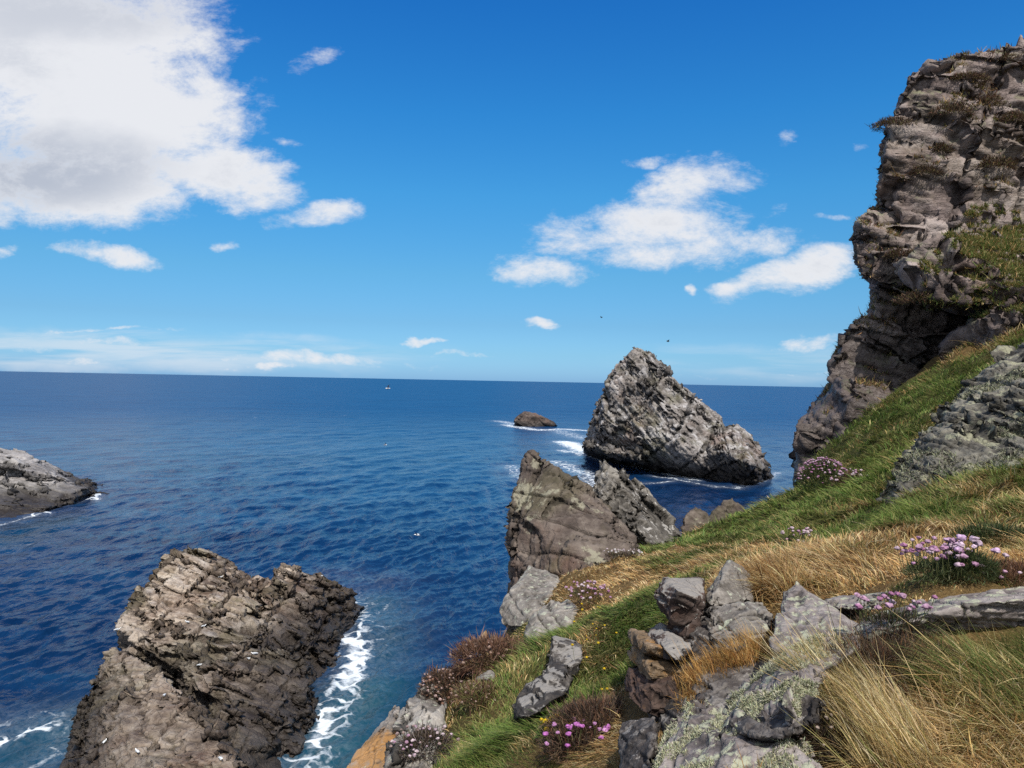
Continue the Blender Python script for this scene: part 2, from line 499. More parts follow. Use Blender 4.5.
    haze = t.math('MULTIPLY', t.math('MAXIMUM', soft(130, 350, 360, 26), t.math('MULTIPLY', soft(800, 362, 220, 22), 0.5)), t.step(t.noise(hz.outputs[0], 1.3, 6, 0.6, 0.4), 0.36, 0.62))
    ccol = t.mix(shade, (8.4, 8.5, 8.8), (4.3, 4.75, 5.7))
    # unseen bright cloud cover added behind the camera as white fill light
    n3 = t.noise(d, 2.2, 6, 0.6)
    back = t.math('MULTIPLY', t.step(n3, 0.34, 0.52), t.step(sp.outputs[1], 0.2, -0.1))
    alpha = t.math('MAXIMUM', t.math('MULTIPLY', alpha, 0.96), t.math('MULTIPLY', back, 0.9))
    alpha = t.math('MAXIMUM', alpha, t.math('MULTIPLY', t.math('MULTIPLY', haze, front), 0.5))
    fin = t.mix(alpha, base, ccol)
    t.l(fin, bg.inputs[0]); bg.inputs[1].default_value = 0.1


build_world()

# ------------------------------------------------------------------ terrain
CTRL = [  # px, py, distance, dryness, blade length
    (1000, 760, 1.75, .75, .07), (890, 765, 1.72, .85, .06), (1000, 690, 1.95, .5, .12), (1010, 640, 2.20, .35, .05), (930, 642, 2.16, .75, .03), (985, 613, 2.30, .5, .03), (875, 690, 2.05, .9, .03),
    (960, 600, 2.35, .8, .05), (940, 570, 2.6, .6, .05), (870, 600, 2.8, .95, .05), (1015, 565, 2.75, .7, .08), (850, 575, 3.3, .95, .12), (780, 570, 3.7, .9, .12),
    (800, 665, 2.45, .9, .02), (700, 655, 2.9, .8, .015), (720, 750, 2.35, .8, .012), (640, 775, 2.4, .6, .05), (770, 700, 2.25, .8, .012), (660, 720, 2.6, .8, .03), (750, 640, 2.9, .9, .012), (800, 765, 1.95, .8, .015), (690, 610, 3.4, .8, .02), (730, 590, 3.6, .8, .03), (830, 640, 2.5, .9, .015),
    (640, 625, 4.0, .0, .09), (650, 590, 4.7, .25, .09), (610, 680, 3.5, .2, .08), (600, 740, 2.9, .8, .06), (590, 640, 4.1, .35, .08), (595, 598, 5.8, .85, .06), (540, 652, 5.5, .4, .05), (505, 642, 6.0, .4, .05), (570, 642, 5.2, .5, .05), (585, 585, 6.4, .85, .05),
    (550, 735, 3.0, .5, .05), (500, 745, 3.35, .02, .10), (450, 765, 3.5, .3, .08), (560, 700, 3.5, .15, .08), (480, 700, 4.2, .4, .08), (520, 650, 4.7, .2, .08), (430, 700, 4.75, .6, .03), (470, 660, 5.1, .7, .05),
    (400, 740, 4.6, .6, .03), (375, 760, 4.5, .6, .03), (590, 575, 6.4, .85, .07), (640, 560, 7.2, .8, .07), (690, 560, 6.4, .45, .1), (700, 545, 8.0, .15, .10), (745, 525, 9.2, .10, .12), (800, 505, 9.6, .15, .14), (690, 535, 10.4, .3, .1), (765, 508, 11.0, .2, .12),
    (770, 550, 6.0, .7, .12), (830, 535, 6.2, .2, .15), (900, 535, 4.7, .25, .16), (950, 510, 5.0, .35, .15), (1010, 520, 4.2, .7, .14), (1024, 545, 3.4, .6, .12),
    (860, 495, 8.0, .15, .15), (850, 455, 11.5, .25, .14), (880, 420, 12.5, .15, .14), (930, 380, 13.3, .25, .14), (985, 340, 13.5, .7, .14), (800, 495, 12.0, .3, .12),
    (900, 505, 6.6, .2, .15), (1040, 480, 5.2, .5, .15), (1100, 400, 8, .5, .15), (1150, 600, 2.6, .5, .15), (1150, 560, 3.6, .5, .15),
    (960, 440, 9.5, .3, .12), (880, 470, 9.0, .2, .15),
]
XW = [(0, 0, -1.62), (1.5, -1, -1.3), (-1, -2, -1.9), (3, -2, -.9), (5, 1, -.2), (9, 3, 1.2), (12, 9, 3.2), (10, -4, 1.0), (-.6, 2.6, -1.95), (-1, 1, -1.9), (13, 16, 5), (9, 17, 1.0), (6.5, 16.5, -1.0)]
cp, cdry, clen = [], [], []
for (px, py, d, dr, ln) in CTRL:
    cp.append(P(px, py, d) - [0, 0, H]); cdry.append(dr); clen.append(ln)
for q in XW: cp.append(np.array(q)); cdry.append(.5); clen.append(.12)
cp = np.array(cp); cdry = np.array(cdry); clen = np.array(clen)


class TPS:
    def __init__(s, xy, vals, lam=0.02):
        n = len(xy); s.xy = xy
        K = s.k(xy, xy) + lam * np.eye(n)
        Pm = np.hstack([np.ones((n, 1)), xy])
        A = np.vstack([np.hstack([K, Pm]), np.hstack([Pm.T, np.zeros((3, 3))])])
        s.w = np.linalg.solve(A, np.vstack([vals, np.zeros((3, vals.shape[1]))]))

    def k(s, a, b):
        r2 = ((a[:, None, :] - b[None]) ** 2).sum(2) + 1e-9
        return 0.5 * r2 * np.log(r2)

    def __call__(s, q):
        out = []
        for i in range(0, len(q), 40000):
            c = q[i:i + 40000]
            out.append(s.k(c, s.xy) @ s.w[:-3] + np.hstack([np.ones((len(c), 1)), c]) @ s.w[-3:])
        return np.vstack(out)


tps = TPS(cp[:, :2], np.stack([cp[:, 2]], 1))
EDGE = np.array([(-1.7, -4), (-1.6, 1), (-1.25, 3), (-.85, 4.1), (-.62, 5.0), (-.45, 5.7), (-.12, 6.5), (0.0, 7.6), (0.1, 9.0), (1.1, 10.0), (2.0, 10.6), (2.7, 11.0), (3.6, 11.4), (4.6, 12.4), (5.3, 13.5), (7.2, 14.6), (9.5, 15.4), (14, 16.5), (22, 17), (22, -6)])


def edge_sd(q):
    """signed distance to the rim of the turf: positive out over the drop"""
    n = len(EDGE); d = np.full(len(q), 1e9); ins = np.zeros(len(q), bool)
    for i in range(n):
        a, b = EDGE[i], EDGE[(i + 1) % n]
        ab = b - a; tt = np.clip(((q - a) @ ab) / (ab @ ab), 0, 1)
        d = np.minimum(d, np.linalg.norm(q - a - tt[:, None] * ab, axis=1))
        c = (a[1] > q[:, 1]) != (b[1] > q[:, 1])
        with np.errstate(divide='ignore', invalid='ignore'):
            xx = (b[0] - a[0]) * (q[:, 1] - a[1]) / (b[1] - a[1]) + a[0]
        ins ^= c & (q[:, 0] < xx)
    return np.where(ins, -d, d)


def idw(q, vals, pw=3.0):
    out = np.empty(len(q))
    for i in range(0, len(q), 40000):
        c = q[i:i + 40000]
        d2 = ((c[:, None] - cp[None, :, :2]) ** 2).sum(2)
        # nearer points resolve finer
        w = 1 / (d2 + 0.01) ** pw
        out[i:i + 40000] = (w * vals).sum(1) / w.sum(1)
    return out


def ground(q):
    z = tps(q)[:, 0]
    r = np.hypot(q[:, 0], q[:, 1])
    p3 = np.c_[q, np.zeros(len(q))]
    amp = np.clip(r * 0.012, 0.015, 0.10)
    z = z + amp * 1.6 * fbm(p3 / 0.55, 4, 5) + amp * 0.8 * fbm(p3 / 0.14, 3, 9)
    s = edge_sd(q) + 0.15 * fbm(p3 / 0.7, 3, 21)
    drop = np.where(s > -0.25, (s + 0.25) ** 2 * 1.3 / (0.25 + np.abs(s + 0.25) * 0.28), 0)
    z = np.maximum(z - drop * (1 + 0.25 * fbm(p3 / 0.9, 3, 33)), -18.5)
    return z + H


def build_terrain():
    gx = np.concatenate([np.arange(-9, -2, 0.16), np.arange(-2, 6, 0.035), np.arange(6, 24, 0.13)])
    gy = np.concatenate([np.arange(-6, 1, 0.16), np.arange(1, 12, 0.035), np.arange(12, 30, 0.13)])
    X, Y = np.meshgrid(gx, gy); q = np.c_[X.ravel(), Y.ravel()]
    z = ground(q)
    V = np.c_[q, z]
    ny, nx = X.shape
    i = np.arange(nx * ny).reshape(ny, nx)
    Fc = np.stack([i[:-1, :-1].ravel(), i[:-1, 1:].ravel(), i[1:, 1:].ravel(), i[1:, :-1].ravel()], 1)
    me = mesh_np('hillside', V, Fc)
    dry = idw(q, cdry) + 0.25 * fbm(np.c_[q, z * 0] / 0.35, 4, 77)
    attr_f(me, 'dry', dry); attr_f(me, 'out', edge_sd(q))
    t = NT('turf_soil')
    g = t.n('NewGeometry'); pos = g.outputs['Position']
    a = t.n('Attribute'); a.attribute_name = 'dry'; e = t.n('Attribute'); e.attribute_name = 'out'
    n1 = t.noise(pos, 6, 8, 0.7); n2 = t.noise(pos, 45, 5, 0.7)
    gcol = t.mix(n1, (0.022, 0.030, 0.008), (0.06, 0.075, 0.018)); dcol = t.mix(n1, (0.07, 0.042, 0.018), (0.20, 0.13, 0.05))
    c = t.mix(t.step(a.outputs['Fac'], 0.25, 0.7), gcol, dcol)
    c = t.mix(t.step(n2, 0.45, 0.7), c, t.mix(0.65, c, (0.02, 0.014, 0.008)))
    n9 = t.noise(pos, 170, 4, 0.7)
    c = t.mix(t.math('MULTIPLY', t.step(n9, 0.52, 0.68), 0.5), c, (0.34, 0.24, 0.12))
    c = t.mix(t.math('MULTIPLY', t.step(n9, 0.48, 0.34), 0.5), c, (0.025, 0.018, 0.01))
    rockc = t.ramp(t.noise(pos, 2.5, 9, 0.65), [(0.35, (0.03, 0.026, 0.022)), (0.55, (0.10, 0.085, 0.07)), (0.7, (0.2, 0.18, 0.15))])
    c = t.mix(t.step(e.outputs['Fac'], 0.05, 0.35), c, rockc)
    b = t.n('BsdfPrincipled'); t.put(b.inputs['Base Color'], c); b.inputs['Roughness'].default_value = 0.95; b.inputs['Specular IOR Level'].default_value = 0.1
    bp = t.n('Bump'); bp.inputs['Distance'].default_value = 0.03; t.l(t.math('ADD', n1, t.math('MULTIPLY', n2, 0.5)), bp.inputs['Height']); t.l(bp.outputs[0], b.inputs['Normal'])
    t.l(b.outputs[0], t.out.inputs[0])
    o = link('hillside', me, t.m); tag(o, kind='structure')


build_terrain()


# ------------------------------------------------------------------ rocks
def down(pts, dz=1.5, spread=0.0):
    """the same points again, lower down (buried foot of a rock)"""
    c = np.mean(pts, 0)
    return [p + (p - c) * spread - np.array([0, 0, dz]) for p in pts]


def back(pts, d, sc=0.8, dz=0.0):
    """the same outline farther away"""
    c = np.mean(pts, 0)
    return [c + (p - c) * sc + np.array([0, d, dz]) for p in pts]


def pre(s, rot, cover=1.1, jit=7, thick=.4, push=.16, amp=.09, joint=.03, lw=(1.5, 1.1), cut=1.0, fine=1.0, fl=.85):
    """bedded, jointed rock whose biggest blocks measure about s metres"""
    b = [(cover, (lw[0] * s, lw[1] * s, thick * s), rot, jit, push * s), (cover * fine, (.62 * s, .48 * s, thick * .5 * s), rot, jit * 1.2, push * .6 * s),
         (cover * .6 * fine, (.27 * s, .22 * s, thick * .26 * s), rot, jit * 1.5, push * .4 * s)]
    l = [(.7 * s, (1.3, 1.1, max(.45, thick * 1.5)), rot, fl, amp * s * .3, joint * s), (.27 * s, (1.4, 1.1, max(.45, thick * 1.4)), rot, .6, amp * .14 * s, joint * .4 * s), (.11 * s, (1.3, 1.1, .6), rot, .4, amp * .05 * s, joint * .1 * s)]
    c = [(thick * .55 * s, 2, .022 * s * cut, .035 * s * cut, 1.1), (.75 * s, 0, .01 * s * cut, .05 * s * cut, 1.2), (thick * .17 * s, 2, .009 * s * cut, .014 * s * cut, 0.9), (.3 * s, 1, .006 * s * cut, .02 * s * cut, 1.0)]
    return dict(b=b, l=l, c=c, rot=rot)


def stone(s, rot, cover=.3, push=.04, thick=.6, cut=1.0):
    """a few flat broken faces, clean joints"""
    return pre(s, rot, cover, 6, thick, push, .05, .02, fine=.35, cut=cut)


LICH = (0.36, 0.38, 0.29)
M_STACK = rock_mat('guano_rock', [(0.04, 0.034, 0.03), (0.165, 0.145, 0.13), (0.33, 0.30, 0.28)], 0.28, wet=(0.8, 4.6), guano=0.85, green=0.4, bump=0.25, rot=(20, 30, 0), redn=0.35)
M_NEAR = rock_mat('strata_rock', [(0.070, 0.048, 0.036), (0.285, 0.222, 0.168), (0.50, 0.43, 0.355)], 0.32, wet=(0.9, 4.0), guano=0.4, green=0.45, bump=0.22, rot=(0, -20, 0), redn=0.5)
M_ISLET = rock_mat('islet_rock', [(0.022, 0.017, 0.014), (0.075, 0.055, 0.045), (0.17, 0.13, 0.11)], 0.28, wet=(0.6, 2.6), bump=0.2, rot=(0, -20, 0), redn=0.4)
M_SKER = rock_mat('pale_rock', [(0.06, 0.055, 0.052), (0.2, 0.185, 0.178), (0.36, 0.34, 0.33)], 0.2, wet=(0.5, 3.0), guano=0.5, green=0.1, bump=0.2, rot=(0, -12, 0))
M_CLIFF = rock_mat('cliff_rock', [(0.055, 0.040, 0.036), (0.20, 0.155, 0.140), (0.34, 0.285, 0.26)], 0.85, lichen=(0.17, 0.17, 0.10), lamt=0.5, lscale=1.6, bump=0.06, rot=(10, 25, 0), redn=0.35, green=0.2, wet=(16.6, 18.0), wmix=0.62)
M_SLAB = rock_mat('slab_rock', [(0.026, 0.020, 0.016), (0.075, 0.057, 0.047), (0.165, 0.135, 0.112)], 1.0, lichen=(0.25, 0.235, 0.17), lamt=0.45, lscale=2.5, bump=0.03, rot=(0, 40, 0), streak=6, redn=0.4, green=0.25)
M_GUAN = rock_mat('speckled_rock', [(0.035, 0.031, 0.026), (0.105, 0.094, 0.08), (0.25, 0.23, 0.2)], 1.0, lichen=(0.40, 0.38, 0.35), lamt=0.5, lscale=5, bump=0.04, rot=(0, 50, 0), lz=(-.8, .3))
M_GREY = rock_mat('grey_rock', [(0.06, 0.052, 0.044), (0.19, 0.17, 0.148), (0.36, 0.33, 0.29)], 2.6, lichen=LICH, lamt=0.45, lscale=17, bump=0.012, cavity_shade=0.85)
M_BLACK = rock_mat('black_rock', [(0.012, 0.010, 0.009), (0.034, 0.028, 0.025), (0.11, 0.095, 0.085)], 2.6, lichen=(0.27, 0.25, 0.225), lamt=0.95, lscale=5, bump=0.012, lz=(0.45, 0.75), redn=.3)  # pale tops over black faces paint lit and shaded sides into the colour
M_STEP = rock_mat('stepped_rock_stone', [(0.014, 0.012, 0.011), (0.042, 0.036, 0.032), (0.13, 0.115, 0.1)], 2.6, lichen=(0.27, 0.25, 0.225), lamt=0.85, lscale=5, bump=0.012, lz=(0.80, 0.93))  # shaded front and sunlit top put into the colour by facing
M_DARK = rock_mat('dark_rock', [(0.018, 0.015, 0.014), (0.055, 0.046, 0.042), (0.21, 0.19, 0.17)], 2.6, lichen=(0.25, 0.23, 0.21), lamt=0.5, lscale=16, bump=0.012, lz=(0.25, 0.75))
M_LICH_R = rock_mat('lichen_rock', [(0.05, 0.042, 0.040), (0.16, 0.135, 0.125), (0.31, 0.275, 0.255)], 3.0, lichen=(0.36, 0.37, 0.26), lamt=0.62, lscale=19, bump=0.012, lz=(-.1, .5))
M_LICH_D = rock_mat('lichen_crag', [(0.032, 0.029, 0.025), (0.10, 0.092, 0.075), (0.22, 0.205, 0.165)], 1.6, lichen=(0.28, 0.275, 0.185), lamt=0.6, lscale=4, bump=0.03, lz=(-.2, .5))
M_ORAN = rock_mat('orange_rock', [(0.07, 0.06, 0.05), (0.19, 0.165, 0.14), (0.34, 0.3, 0.26)], 1.6, orange=0.62, lichen=LICH, lamt=0.2, lscale=6, bump=0.02)
M_REDB = rock_mat('red_brown_rock', [(0.018, 0.012, 0.010), (0.055, 0.036, 0.028), (0.13, 0.09, 0.07)], 2.6, bump=0.012, orange=.15, redn=.4)
M_BROWN = rock_mat('brown_rock', [(0.05, 0.034, 0.02), (0.17, 0.115, 0.065), (0.31, 0.235, 0.165)], 3.0, orange=0.5, bump=0.012)

# --- far: big sea stack, islet, skerry
D = 122.0


def stack():
    front, bk = D - 2, D + 16
    foot = [S(583, 447), S(612, 456), S(650, 464), S(700, 476), S(735, 480)]
    footd = [p - [0, 0, 2.5] for p in foot]
    backf = [p + [2, 22, -2] for p in foot]
    h1 = footd + backf + [P(597, 420, D + 10), P(598, 398, D + 14), P(608, 372, D + 14), P(613, 367, D + 13), P(628, 350, D + 12), P(640, 345, D + 12), P(652, 350, D + 14), P(662, 372, D + 14), P(684, 389, D + 12), P(700, 404, D + 10), P(716, 418, D + 8), P(737, 428, D + 7),
                        P(722, 440, D + 4), P(640, 440, 127), P(600, 436, 131), P(690, 452, 122)]
    h2 = [S(690, 474) - [0, 0, 2], S(720, 482) - [0, 0, 2], S(760, 481) - [0, 0, 2], S(776, 472) - [0, 0, 2], P(773, 469, D + 4), P(757, 449, D + 6), P(752, 432, D + 7), P(740, 420, D + 7), P(726, 421, D + 7), P(712, 430, D + 5), P(700, 450, D + 1), P(740, 458, 116), P(755, 466, 114), S(760, 468) + [0, 8, -2]]
    h3 = [S(584, 448) - [0, 0, 2], S(600, 456) - [0, 0, 2], P(586, 440, 136), P(588, 436, 138), P(600, 442, 134), P(615, 450, 128), P(640, 452, 128), P(588, 440, 150), S(640, 463) - [0, 0, 2]]
    return [h1, h2, h3]


bedF = (15, 38, 10)
rock('sea_stack', 'tall pyramid shaped grey sea stack streaked white standing in the sea', stack(), 0.32,
     pre(6.5, (20, 42, 0), cover=.9, thick=.3, push=.18, jit=5, cut=2.4, fine=1.1, amp=.07), M_STACK, 0.1, 3, 'sea stack')
d0 = 250
rock('islet', 'tiny dark brown rock islet ringed by white foam beside the tall sea stack',
     [[S(512, 424) - [0, 0, 2], S(535, 427) - [0, 0, 2], S(559, 426) - [0, 0, 2], P(513, 420, 262), P(524, 411, 262), P(531, 411, 264), P(545, 417, 262), P(557, 423, 262), S(515, 424) + [0, 18, -2], S(557, 425) + [0, 18, -2]]], 0.45,
     pre(5, bedF, push=.15), M_ISLET, 0.12, 5, 'rock')
sk = [[S(-60, 540) - [0, 0, 2], S(0, 523) - [0, 0, 2], S(40, 512) - [0, 0, 2], S(75, 503) - [0, 0, 2], S(97, 494) - [0, 0, 2], P(94, 489, 93), P(84, 483, 94), P(62, 474, 95), P(56, 480, 92), P(40, 500, 86), P(0, 512, 82), P(-60, 520, 78), P(0, 462, 98), P(-80, 440, 98), S(95, 494) + [-4, 12, -2], S(-80, 500) + [0, 30, -2]],
      [P(62, 474, 96), P(50, 467, 97), P(28, 459, 98), P(24, 456, 98), P(16, 449, 99), P(0, 445, 100), P(-80, 425, 100), P(-80, 460, 92), P(0, 466, 91), P(30, 474, 91), P(58, 478, 92), S(-80, 500) + [0, 30, -2], S(60, 494) + [0, 16, -2]]]
rock('skerry', 'low pale grey slabby rock sloping into the sea by the left border', sk, 0.22,
     pre(6, (0, 15, 0), cover=.8, thick=.16, lw=(2.2, 1.4), push=.17, jit=3, cut=1.8), M_SKER, 0.06, 8, 'rock')

# --- the big rock below us on the left
bedN = (-8, 18, 0)
A1 = [P(178, 540, 45), P(195, 540, 45.5), P(225, 552, 46), P(262, 580, 46.5), P(150, 570, 43), P(120, 606, 40), P(116, 628, 38.5), P(200, 600, 40), P(262, 610, 41), P(268, 640, 38), P(150, 650, 35), S(262, 700) - [0, 0, 2], S(110, 690) - [0, 0, 2], P(180, 600, 50), S(250, 590) - [0, 0, 2], S(150, 610) - [0, 0, 2]]
A2 = [P(277, 563, 46), P(288, 556, 46.5), P(300, 567, 47), P(333, 575, 48.5), P(355, 590, 50), P(362, 600, 50.5), S(364, 612) - [0, 0, 2], S(350, 640) - [0, 0, 2], S(338, 680) - [0, 0, 2], P(310, 610, 44), P(266, 600, 42), P(262, 640, 38), P(300, 640, 41), P(325, 650, 41), S(262, 690) - [0, 0, 2], P(255, 590, 45), S(300, 590) - [0, 0, 2], S(350, 598) + [0, 4, -2]]
A3 = [P(200, 640, 36), P(262, 640, 37), P(305, 650, 37), S(338, 675) - [0, 0, 2], S(326, 715) - [0, 0, 2], S(312, 760) - [0, 0, 2], S(300, 800) - [0, 0, 2], P(318, 700, 34.8), P(300, 740, 31.5), P(235, 680, 33), P(230, 720, 30.5), P(240, 768, 28), S(200, 800) - [0, 0, 2], P(180, 640, 37), S(180, 680) - [0, 0, 2]]
A4 = [P(150, 650, 34.5), P(118, 640, 36.5), P(92, 672, 34), P(88, 690, 32.5), P(70, 740, 29.8), S(60, 760) - [0, 0, 2], S(40, 800) - [0, 0, 2], P(150, 690, 31), P(190, 682, 31.5), P(205, 690, 30.5), P(222, 730, 27.5), P(250, 768, 25.5), P(255, 800, 24.5), P(60, 790, 26.5), P(130, 740, 28), P(200, 740, 27), P(150, 800, 24), S(90, 700) - [0, 0, 2], S(250, 820) - [0, 0, 2]]
rock('near_rock', 'large brown layered rock with a notched crest rising from the sea below the cliff', [A1, A2, A3, A4], 0.11,
     pre(3.4, (-10, 20, 0), cover=.9, thick=.26, push=.25, jit=4, amp=.07, cut=2.0, fine=1.2), M_NEAR, 0.03, 12, 'rock')
rock('low_rock', 'small wet boulder at the water edge below the large layered rock', [[S(55, 775) - [0, 0, 1], S(85, 770) - [0, 0, 1], P(60, 757, 30), P(82, 722, 31.5), P(95, 728, 31), P(103, 760, 28.5), P(100, 790, 27), S(60, 800) - [0, 0, 1]],
     [P(88, 706, 32.6), P(103, 722, 31), P(95, 712, 31.6), P(84, 716, 32.4), S(88, 735) - [0, 0, 1], S(108, 745) - [0, 0, 1], P(105, 735, 30)]], 0.09, pre(1.6, bedN, push=.1), M_NEAR, 0.03, 15, 'rock')

# --- the cliff on the right
dC = 15.0


def cliff_hulls():
    hs = []

    def sl(left, right, dfl, dfr, ext=9):
        """left: pixels of the left outline; right: pixels on the face near the frame's edge; dfl, dfr distances"""
        pts = [P(x, y, dfl) for x, y in left] + [P(x, y, dfr) for x, y in right]
        pts += [P(x + 12, y, dfl + 4) for x, y in left]
        pts += [P(x, y, dfr) + np.array([4.5, 5.0, 0]) for x, y in right] + [P(x, y, dfr) + np.array([4, 0.8, 0]) for x, y in right]
        hs.append(pts)
    # crown
    sl([(882, 120), (880, 142), (890, 104), (904, 79)], [(1010, 38), (1040, 32), (960, 58), (925, 68), (1040, 230)], 15.4, 14.9)
    sl([(879, 135), (879, 178), (866, 200)], [(930, 110), (1030, 120), (1030, 250), (940, 230)], 15.4, 14.7)
    # nose
    sl([(861, 208), (845, 246), (844, 262), (851, 278), (863, 286)], [(905, 215), (935, 240), (930, 285), (905, 300), (1030, 230)], 15.1, 14.6)
    # neck, undercut
    sl([(870, 280), (872, 300), (868, 320)], [(930, 270), (1030, 250), (1030, 345), (930, 330)], 15.9, 15.5)
    # foot
    sl([(862, 314), (841, 326), (838, 352), (825, 372), (818, 400)], [(930, 320), (960, 330), (960, 400), (880, 410)], 15.6, 15.1)
    sl([(825, 374), (813, 405), (788, 442), (785, 466), (795, 492), (797, 540)], [(870, 390), (900, 400), (900, 470), (860, 500), (840, 540)], 15.2, 14.2)
    # ledge that carries the turf
    hs.append([P(905, 262, 14.1), P(930, 240, 14.6), P(970, 215, 14.9), P(1040, 215, 14.9), P(1040, 290, 12.6), P(985, 300, 13.1), P(930, 300, 13.7), P(1040, 320, 14.5), P(930, 310, 15), P(1040, 240, 17), P(930, 250, 17)])
    hs.append([P(1040, 285, 12.7), P(985, 318, 13.0), P(950, 350, 13.8), P(1040, 345, 12.6), P(1040, 400, 13.5), P(960, 380, 14.5), P(1060, 300, 16), P(950, 340, 16)])
    # the mass behind, down to the sea
    hs.append([P(845, 420, 16.5), P(880, 330, 17), P(900, 160, 18), P(935, 95, 18)] + [np.array(v, float) for v in [(10.5, 24, 0), (11.5, 23, 21), (13.5, 17, 24), (15, 24, 24), (16, 14, -1), (14, 24, 0), (7.0, 16.0, -1), (9.5, 15.6, 4)]])
    return hs


bedC = (20, 30, -20)
clf, cV, cF = rock('cliff', 'towering overhanging grey and brown cliff with grassy ledges beside the bay', cliff_hulls(), 0.078,
                   pre(1.9, (14, 17, -14), cover=.95, thick=.46, push=.17, amp=.065, jit=6, cut=1.2, fine=.85), M_CLIFF, 0.03, 21, 'cliff', base=(9, 15, 10))

# --- lichen crag in front of the cliff
lc = [[P(872, 505, 6.6), P(895, 470, 7.0), P(915, 432, 7.6), P(945, 395, 8.2), P(985, 362, 8.7), P(1060, 320, 9.2), P(1060, 470, 5.9), P(1000, 492, 5.9), P(940, 505, 6.1), P(900, 512, 6.3), P(1060, 440, 6.3), P(960, 440, 6.9), P(905, 478, 6.7), P(1060, 330, 12), P(960, 400, 11), P(880, 520, 8), P(1060, 520, 6.5)],
      [P(930, 430, 7.3), P(990, 395, 7.4), P(1060, 350, 7.6), P(1060, 420, 6.6), P(1000, 440, 6.8), P(940, 452, 7.0), P(1060, 430, 9), P(960, 440, 9)]]
crg, lV, lF = rock('lichen_crag', 'dark grey crag furred with pale green lichen on the slope below the cliff', lc, 0.03,
                   pre(.9, (10, 34, 0), thick=.34, push=.20, cut=1.4, fine=.7), M_LICH_D, 0.012, 25, 'rock')
rock('mossy_boulder', 'small rounded pale mossy boulder sitting above the lichen crag', [[P(992, 350, 9.6), P(1000, 344, 9.7), P(1012, 344, 9.7), P(1018, 352, 9.6), P(1014, 362, 9.5), P(994, 362, 9.5), P(1000, 350, 10), P(1014, 350, 10), P(1005, 370, 9.7)]], 0.02, stone(.25, (0, 0, 0)), M_LICH_D, 0.01, 26, 'boulder')

# --- slab outcrop and its neighbours at the tip of the turf
bedS = (10, 42, 20)
# two slabs leaning against each other: dark face turned to us, pale back
so1 = [P(531, 448, 9.2), P(527, 450, 9.3), P(513, 495, 9.0), P(508, 520, 8.8), P(509, 580, 8.6), P(512, 620, 8.4), P(560, 482, 9.1), P(590, 492, 8.9), P(620, 520, 8.5), P(640, 545, 8.1), P(630, 560, 7.8), P(585, 580, 7.6), P(540, 590, 7.9), P(520, 600, 8.1), P(545, 505, 8.8), P(600, 600, 8.0), P(540, 640, 8.3), P(560, 480, 9.9), P(600, 500, 9.8), P(640, 550, 9.2), P(515, 530, 9.8), P(520, 640, 9.6), P(640, 600, 9.0)]
rock('outcrop', 'pointed brown slab outcrop with a dark flat face and pale crest at the turf tip', [so1, [P(531, 447, 9.25), P(524, 460, 9.2), P(513, 492, 9.0), P(540, 492, 9.0), P(545, 470, 9.3), P(530, 470, 9.8), P(515, 500, 9.6)],
     [P(562, 505, 8.55), P(598, 508, 8.4), P(625, 535, 8.15), P(636, 552, 7.85), P(588, 574, 7.55), P(565, 556, 7.9), P(562, 520, 8.9), P(630, 560, 8.6), P(590, 590, 8.2)]], 0.03,
     pre(1.1, (58, 12, -25), cover=.8, thick=.14, push=.05, lw=(2.0, 1.4), jit=4, amp=.05, joint=.03, fine=.7, cut=2.2), M_SLAB, 0.008, 31, 'rock')
so2 = [P(600, 462, 10.6), P(606, 458, 10.6), P(624, 466, 10.4), P(640, 480, 10.3), P(650, 490, 10.2), P(664, 515, 10.0), P(690, 538, 9.8), P(650, 545, 8.9), P(625, 520, 9.2), P(592, 487, 9.8), P(596, 475, 10.2), P(610, 500, 9.6), P(600, 470, 11.6), P(650, 500, 11.6), P(690, 550, 11.2), P(640, 600, 10), P(590, 540, 10.6)]
rock('speckled_outcrop', 'rough grey outcrop speckled white leaning behind the pointed brown slab', [so2], 0.032,
     pre(.7, (0, 48, 0), thick=.4, push=.16, fine=1.6, cut=1.3), M_GUAN, 0.01, 33, 'rock')
rock('knob', 'small brown knob of rock on the turf rim beside the speckled outcrop', [[P(680, 535, 11), P(683, 514, 11.2), P(696, 506, 11.3), P(711, 511, 11.3), P(714, 535, 11), P(690, 520, 12), P(708, 522, 12), P(700, 550, 11.4)]], 0.03, pre(.35, (0, 45, 10), push=.12, fine=1.5), M_SLAB, 0.01, 34, 'rock')
rock('jagged_knob', 'small jagged dark rock on the rim, farthest along the turf edge', [[P(703, 530, 11.6), P(711, 511, 11.8), P(721, 499, 11.9), P(732, 496, 11.9), P(740, 503, 11.9), P(750, 511, 11.8), P(749, 530, 11.5), P(715, 520, 12.6), P(740, 515, 12.6), P(730, 550, 12)]], 0.03, pre(.35, (0, 45, 10), push=.13, fine=1.5), M_SLAB, 0.01, 35, 'rock')
rock('boulder', 'large pale grey angular boulder wedged under the pointed brown slab', [[P(499, 606, 6.5), P(503, 598, 6.7), P(523, 568, 7.2), P(535, 565, 7.3), P(560, 572, 7.1), P(562, 590, 6.6), P(540, 612, 6.2), P(528, 628, 6.1), P(500, 628, 6.4), P(520, 600, 6.4), P(510, 640, 6.9), P(560, 600, 7.3), P(525, 580, 7.6), P(540, 650, 6.6)]], 0.022,
     stone(.5, bedS), M_GREY, 0.006, 36, 'boulder')
